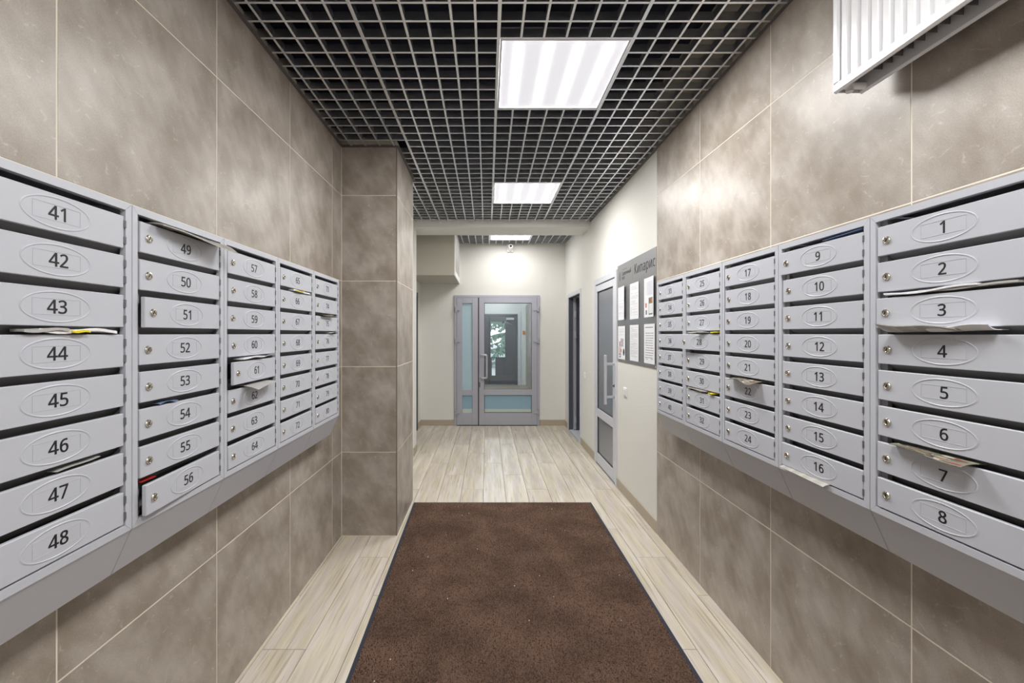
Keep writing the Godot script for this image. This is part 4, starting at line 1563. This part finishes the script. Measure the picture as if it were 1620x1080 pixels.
func build_board():
	# local x runs towards the camera, z into the hall; origin at the lower middle of the board
	var z0 := 3.930
	var z1 := 3.028
	var b := thing("notice_board", Vector3(XR - 0.0015, EYE - 0.247, -(z0 + z1) / 2), -PI / 2, "brushed steel notice board with Cyrillic lettering on the right wall", "notice board")
	var hw := (z0 - z1) / 2
	var hh := 0.868
	boxpart("backing", Vector3(-hw, 0.0, 0.0), Vector3(hw, hh, 0.003), M.board_edge, b, 0.0)
	boxpart("steel_sheet", Vector3(-hw, 0.0015, 0.003), Vector3(hw, hh, 0.006), M.board_steel, b, 0.0005)
	var X := func(px): # pixel column -> local x
		return (z0 + z1) / 2 - 675.0 * (XR - 0.006) / (px - 771.0)
	fit(word("Кипарис", 0.078, M.board_ink, b, Vector3.ZERO, "heading"), X.call(1004.2), X.call(1036.7), 0.812)
	boxpart("separator", Vector3(X.call(1001.2) - 0.001, 0.700, 0.006), Vector3(X.call(1001.2) + 0.001, 0.815, 0.0064), M.board_ink_grey, b, 0.0)
	fit(word("Сказочный", 0.034, M.board_ink, b, Vector3.ZERO, "small_lettering"), X.call(984.2), X.call(998.3), 0.800)
	fit(word("лес", 0.034, M.board_ink, b, Vector3.ZERO, "small_lettering"), X.call(984.2), X.call(989.0), 0.752)
	boxpart("small_line", Vector3(X.call(985.0), 0.812, 0.006), Vector3(X.call(992.0), 0.817, 0.0064), M.board_ink_grey, b, 0.0)
	# leaf emblem
	var g := Geo.new()
	var poly := PackedVector2Array()
	for k in 24:
		var a := TAU * k / 24
		var sy := sin(a)
		poly.append(Vector2(cos(a) * 0.026 * (1.0 - 0.25 * sy), sy * 0.042))
	g.prism(poly, 0.0, 0.0005)
	g.box(Vector3(-0.0015, -0.055, 0.0), Vector3(0.0015, -0.03, 0.0006))
	put("emblem", g.mesh(M.board_ink_grey), b, Vector3(X.call(981.0), 0.766, 0.0061))
	for k in 5:
		var gl := Geo.new()
		gl.box(Vector3(-0.014, -0.001, 0), Vector3(0.014, 0.001, 0.0003))
		put("emblem_rib", gl.mesh(M.board_steel), b, Vector3(X.call(981.0), 0.744 + k * 0.012, 0.0066)).rotation.z = 0.5 if k % 2 else -0.5
	for sx in [-1, 1]:
		for y in [0.009, hh - 0.012]:
			g = Geo.new()
			g.t = Transform3D(Basis(Vector3(1, 0, 0), Vector3(0, 0, 1), Vector3(0, -1, 0)), Vector3(sx * (hw - 0.012), y, 0.006))
			g.lathe([Vector2(0.005, 0), Vector2(0.004, 0.0015), Vector2(0, 0.002)], 10)
			put("screw", g.mesh(M.handle_metal), b)
	# sheets of paper in their sleeves
	var px := [[978.3, 990.0], [997.0, 1011.5], [1019.5, 1037.0]]
	var labels := [["plain typed letter at the upper left of the steel notice board", "typed form in the upper middle of the steel notice board", "paper with table and green-framed picture, upper right of the notice board"], ["flyer with dark diamond and pictures, lower left of the notice board", "sheet of dense typed text in the lower middle of the notice board", "notice in large bold lines at the lower right of the notice board"]]
	var kinds := [[0, 1, 2], [3, 4, 5]]
	for r in 2:
		for c in 3:
			var x0: float = X.call(px[c][0])
			var x1: float = X.call(px[c][1])
			var w := x1 - x0
			var h := 0.294
			var o := thing("notice_sheet", b.transform * Vector3((x0 + x1) / 2, [[0.372, 0.369, 0.372], [0.0225, 0.026, 0.027]][r][c], 0.0068), -PI / 2, labels[r][c], "paper", "notices on the steel board")
			var s := Geo.new()
			var n := 6
			var curl := 0.012 if (r == 0 and c != 1) else 0.003
			for i in n:
				var a := float(i) / n
				var e := float(i + 1) / n
				var za := curl * pow(a, 3)
				var zb := curl * pow(e, 3)
				for f in 2:
					var dz := 0.0005 if f else 0.0
					s.quad(Vector3(-w / 2 + a * w, 0, za + dz), Vector3(-w / 2 + e * w, 0, zb + dz), Vector3(-w / 2 + e * w, h, zb + dz), Vector3(-w / 2 + a * w, h, za + dz), Vector3(0, 0, 1 if f else -1), Vector2(a, 1), Vector2(e, 1), Vector2(e, 0), Vector2(a, 0))
			put("paper", s.mesh(M["print_%d" % kinds[r][c]]), o)
			boxpart("clip_strip", Vector3(-w / 2 - 0.004, -0.004, -0.0006), Vector3(w / 2 + 0.004, 0.010, 0.0), M.sleeve, o, 0.0)


func build_radiator():
	# local x runs towards the camera, z into the hall
	var y0 := EYE + 0.735
	var zf := 1.3125
	var len := 1.0
	var o := thing("radiator", Vector3(XR - 0.008, y0, -zf), -PI / 2, "white ribbed panel radiator hung high on the right wall", "radiator")
	var h := 0.50
	var zb0 := 0.045
	var zf1 := 0.137
	# front panel: border and ribs
	var g := Geo.new()
	g.box(Vector3(0, 0, zf1 - 0.014), Vector3(len, 0.030, zf1), 0.005)
	g.box(Vector3(0, h - 0.030, zf1 - 0.014), Vector3(len, h, zf1), 0.005)
	g.box(Vector3(0, 0.028, zf1 - 0.012), Vector3(0.020, h - 0.028, zf1 - 0.001), 0.004)
	g.box(Vector3(len - 0.020, 0.028, zf1 - 0.012), Vector3(len, h - 0.028, zf1 - 0.001), 0.004)
	g.box(Vector3(0.002, 0.02, zf1 - 0.0155), Vector3(len - 0.002, h - 0.02, zf1 - 0.0135))
	put("front_panel", g.mesh(M.radiator_enamel), o)
	var rib := Geo.new()
	var rp := PackedVector2Array([Vector2(-0.0118, 0), Vector2(-0.0105, 0.0105), Vector2(-0.0085, 0.0122), Vector2(0.0085, 0.0122), Vector2(0.0105, 0.0105), Vector2(0.0118, 0)])
	rib.t = Transform3D(Basis(Vector3(1, 0, 0), Vector3(0, 0, 1), Vector3(0, -1, 0)), Vector3.ZERO)
	rib.prism(rp, -(h - 0.024), -0.024)
	var rmesh := rib.mesh(M.radiator_enamel)
	var x := 0.042
	while x < len - 0.03:
		put("rib", rmesh, o, Vector3(x, 0, zf1 - 0.0137))
		x += 0.0333
	boxpart("back_panel", Vector3(0, 0, zb0), Vector3(len, h, zb0 + 0.013), M.radiator_enamel, o, 0.005)
	boxpart("side_cover", Vector3(-0.0015, 0.006, zb0 + 0.004), Vector3(0, h, zf1 - 0.004), M.radiator_enamel, o, 0.0)
	boxpart("side_cover", Vector3(len, 0.006, zb0 + 0.004), Vector3(len + 0.0015, h, zf1 - 0.004), M.radiator_enamel, o, 0.0)
	var fin := Geo.new()
	fin.box(Vector3(-0.0006, 0.028, 0), Vector3(0.0006, h - 0.03, 0.030))
	fin.box(Vector3(-0.0006, 0.028, 0.030), Vector3(0.0150, h - 0.03, 0.0312))
	var fmesh := fin.mesh(M.radiator_fin)
	x = 0.07
	while x < len - 0.05:
		put("convector_fin", fmesh, o, Vector3(x, 0, zf1 - 0.046))
		put("convector_fin", fmesh, o, Vector3(x + 0.012, 0, zb0 + 0.0135))
		x += 0.030
	g = Geo.new()
	g.tube([Vector3(0.022, 0.016, zb0 + 0.010), Vector3(0.022, 0.016, zf1 - 0.012)], 0.011, 14)
	g.tube([Vector3(0.022, -0.004, zf1 - 0.035), Vector3(0.022, 0.016, zf1 - 0.035)], 0.010, 14)
	put("end_pipe", g.mesh(M.radiator_enamel), o)
	for bx in [0.16, 0.84]:
		boxpart("wall_bracket", Vector3(bx - 0.015, 0.05, 0.0), Vector3(bx + 0.015, 0.42, zb0), M.radiator_enamel, o, 0.002)


func switch_plate(at: Vector3, label: String):
	var o := thing("light_switch", at, -PI / 2, label, "switch", "white wall switches")
	boxpart("plate", Vector3(-0.041, -0.041, 0), Vector3(0.041, 0.041, 0.009), M.white_plastic, o, 0.004)
	var k := boxpart("rocker", Vector3(-0.028, -0.028, 0.009), Vector3(0.028, 0.028, 0.013), M.white_plastic, o, 0.003)
	k.rotation.x = 0.04


func build_small():
	switch_plate(Vector3(XR, EYE - 0.508, -3.722), "white wall switch beside the closed door, under the notice board")
	switch_plate(Vector3(XR, EYE - 0.514, -5.26), "white wall switch between the open doorway and the closed door")
	# dome camera at the top of the far wall
	var o := thing("security_camera", Vector3(0.352, 2.60 + 0.06, ZFAR), 0, "small white security camera at the top of the far wall", "camera")
	boxpart("mount_box", Vector3(-0.045, 0.015, 0.0), Vector3(0.045, 0.135, 0.035), M.white_plastic, o, 0.006)
	var g := Geo.new()
	g.t = Transform3D(Basis(Vector3(1, 0, 0), 1.15), Vector3(0.005, 0.055, 0.035))
	g.lathe([Vector2(0.0, -0.01), Vector2(0.030, -0.01), Vector2(0.032, 0.0), Vector2(0.036, 0.004), Vector2(0.036, 0.085), Vector2(0.033, 0.092), Vector2(0.026, 0.092), Vector2(0.024, 0.084), Vector2(0, 0.084)], 24)
	put("barrel", g.mesh(M.white_plastic), o)
	g = Geo.new()
	g.t = Transform3D(Basis(Vector3(1, 0, 0), 1.15), Vector3(0.005, 0.055, 0.035))
	g.lathe([Vector2(0.018, 0.085), Vector2(0.014, 0.089), Vector2(0, 0.090)], 16)
	put("lens", g.mesh(M.camera_lens), o)


func build_outside():
	slab("ground", [[Vector3(-30, -0.4, -60), Vector3(30, -0.12, -12.1)]], M.paving, "grey paving outside the street door", "ground")
	var r := RandomNumberGenerator.new()
	r.seed = 19
	var spots := [[1.2, -20.0, 8.0], [-1.4, -25.5, 8.0], [4.4, -26.0, 8.5], [2.0, -34.0, 10.0]]
	var labels := ["nearest blue-green spruce seen through the street door window", "spruce to the left behind the nearest one outside", "spruce to the right outside the street door", "tall spruce farthest behind the others outside"]
	for i in spots.size():
		var s: Array = spots[i]
		var o := thing("spruce_tree", Vector3(s[0], -0.12, s[1]), r.randf() * TAU, labels[i], "tree", "spruces outside")
		var h: float = s[2]
		var g := Geo.new()
		g.lathe([Vector2(0.16, 0), Vector2(0.11, h * 0.4), Vector2(0.03, h), Vector2(0, h)], 8)
		put("trunk", g.mesh(M.bark), o)
		g = Geo.new()
		var y := 0.35
		while y < h:
			var reach := (1.0 - y / h) * h * 0.25 + 0.1
			var n := 7
			for k in n:
				var a := TAU * k / n + r.randf() * 0.6
				var dir := Vector3(cos(a), 0, sin(a))
				var side := Vector3(-sin(a), 0, cos(a))
				var prev := Vector3(0, y, 0)
				for q in 6:
					var f := (q + 1) / 6.0
					var p := dir * reach * f + Vector3(0, y - 0.25 * reach * f * f + r.randf_range(-0.03, 0.03), 0)
					var sw := 0.30 * (1.15 - f) * reach * 0.6 + 0.06
					for sd in [-1.0, 1.0]:
						var tip: Vector3 = p + side * sd * sw + dir * 0.08 + Vector3(0, -0.10 - r.randf() * 0.12, 0)
						var tip2: Vector3 = prev + side * sd * sw * 0.35 + Vector3(0, -0.22 - r.randf() * 0.14, 0)
						g.tri3(prev, p, tip, Vector3(0, 1, 0.2), Vector3(0, 1, 0.2), Vector3(0, 1, 0.2), Vector2.ZERO, Vector2.ZERO, Vector2.ZERO)
						g.tri3(prev, p, tip2, side * sd + Vector3(0, 0.3, 0), side * sd + Vector3(0, 0.3, 0), side * sd + Vector3(0, 0.3, 0), Vector2.ZERO, Vector2.ZERO, Vector2.ZERO)
					prev = p
			y += 0.52 + r.randf() * 0.2
		put("foliage", g.mesh(M.needles), o)
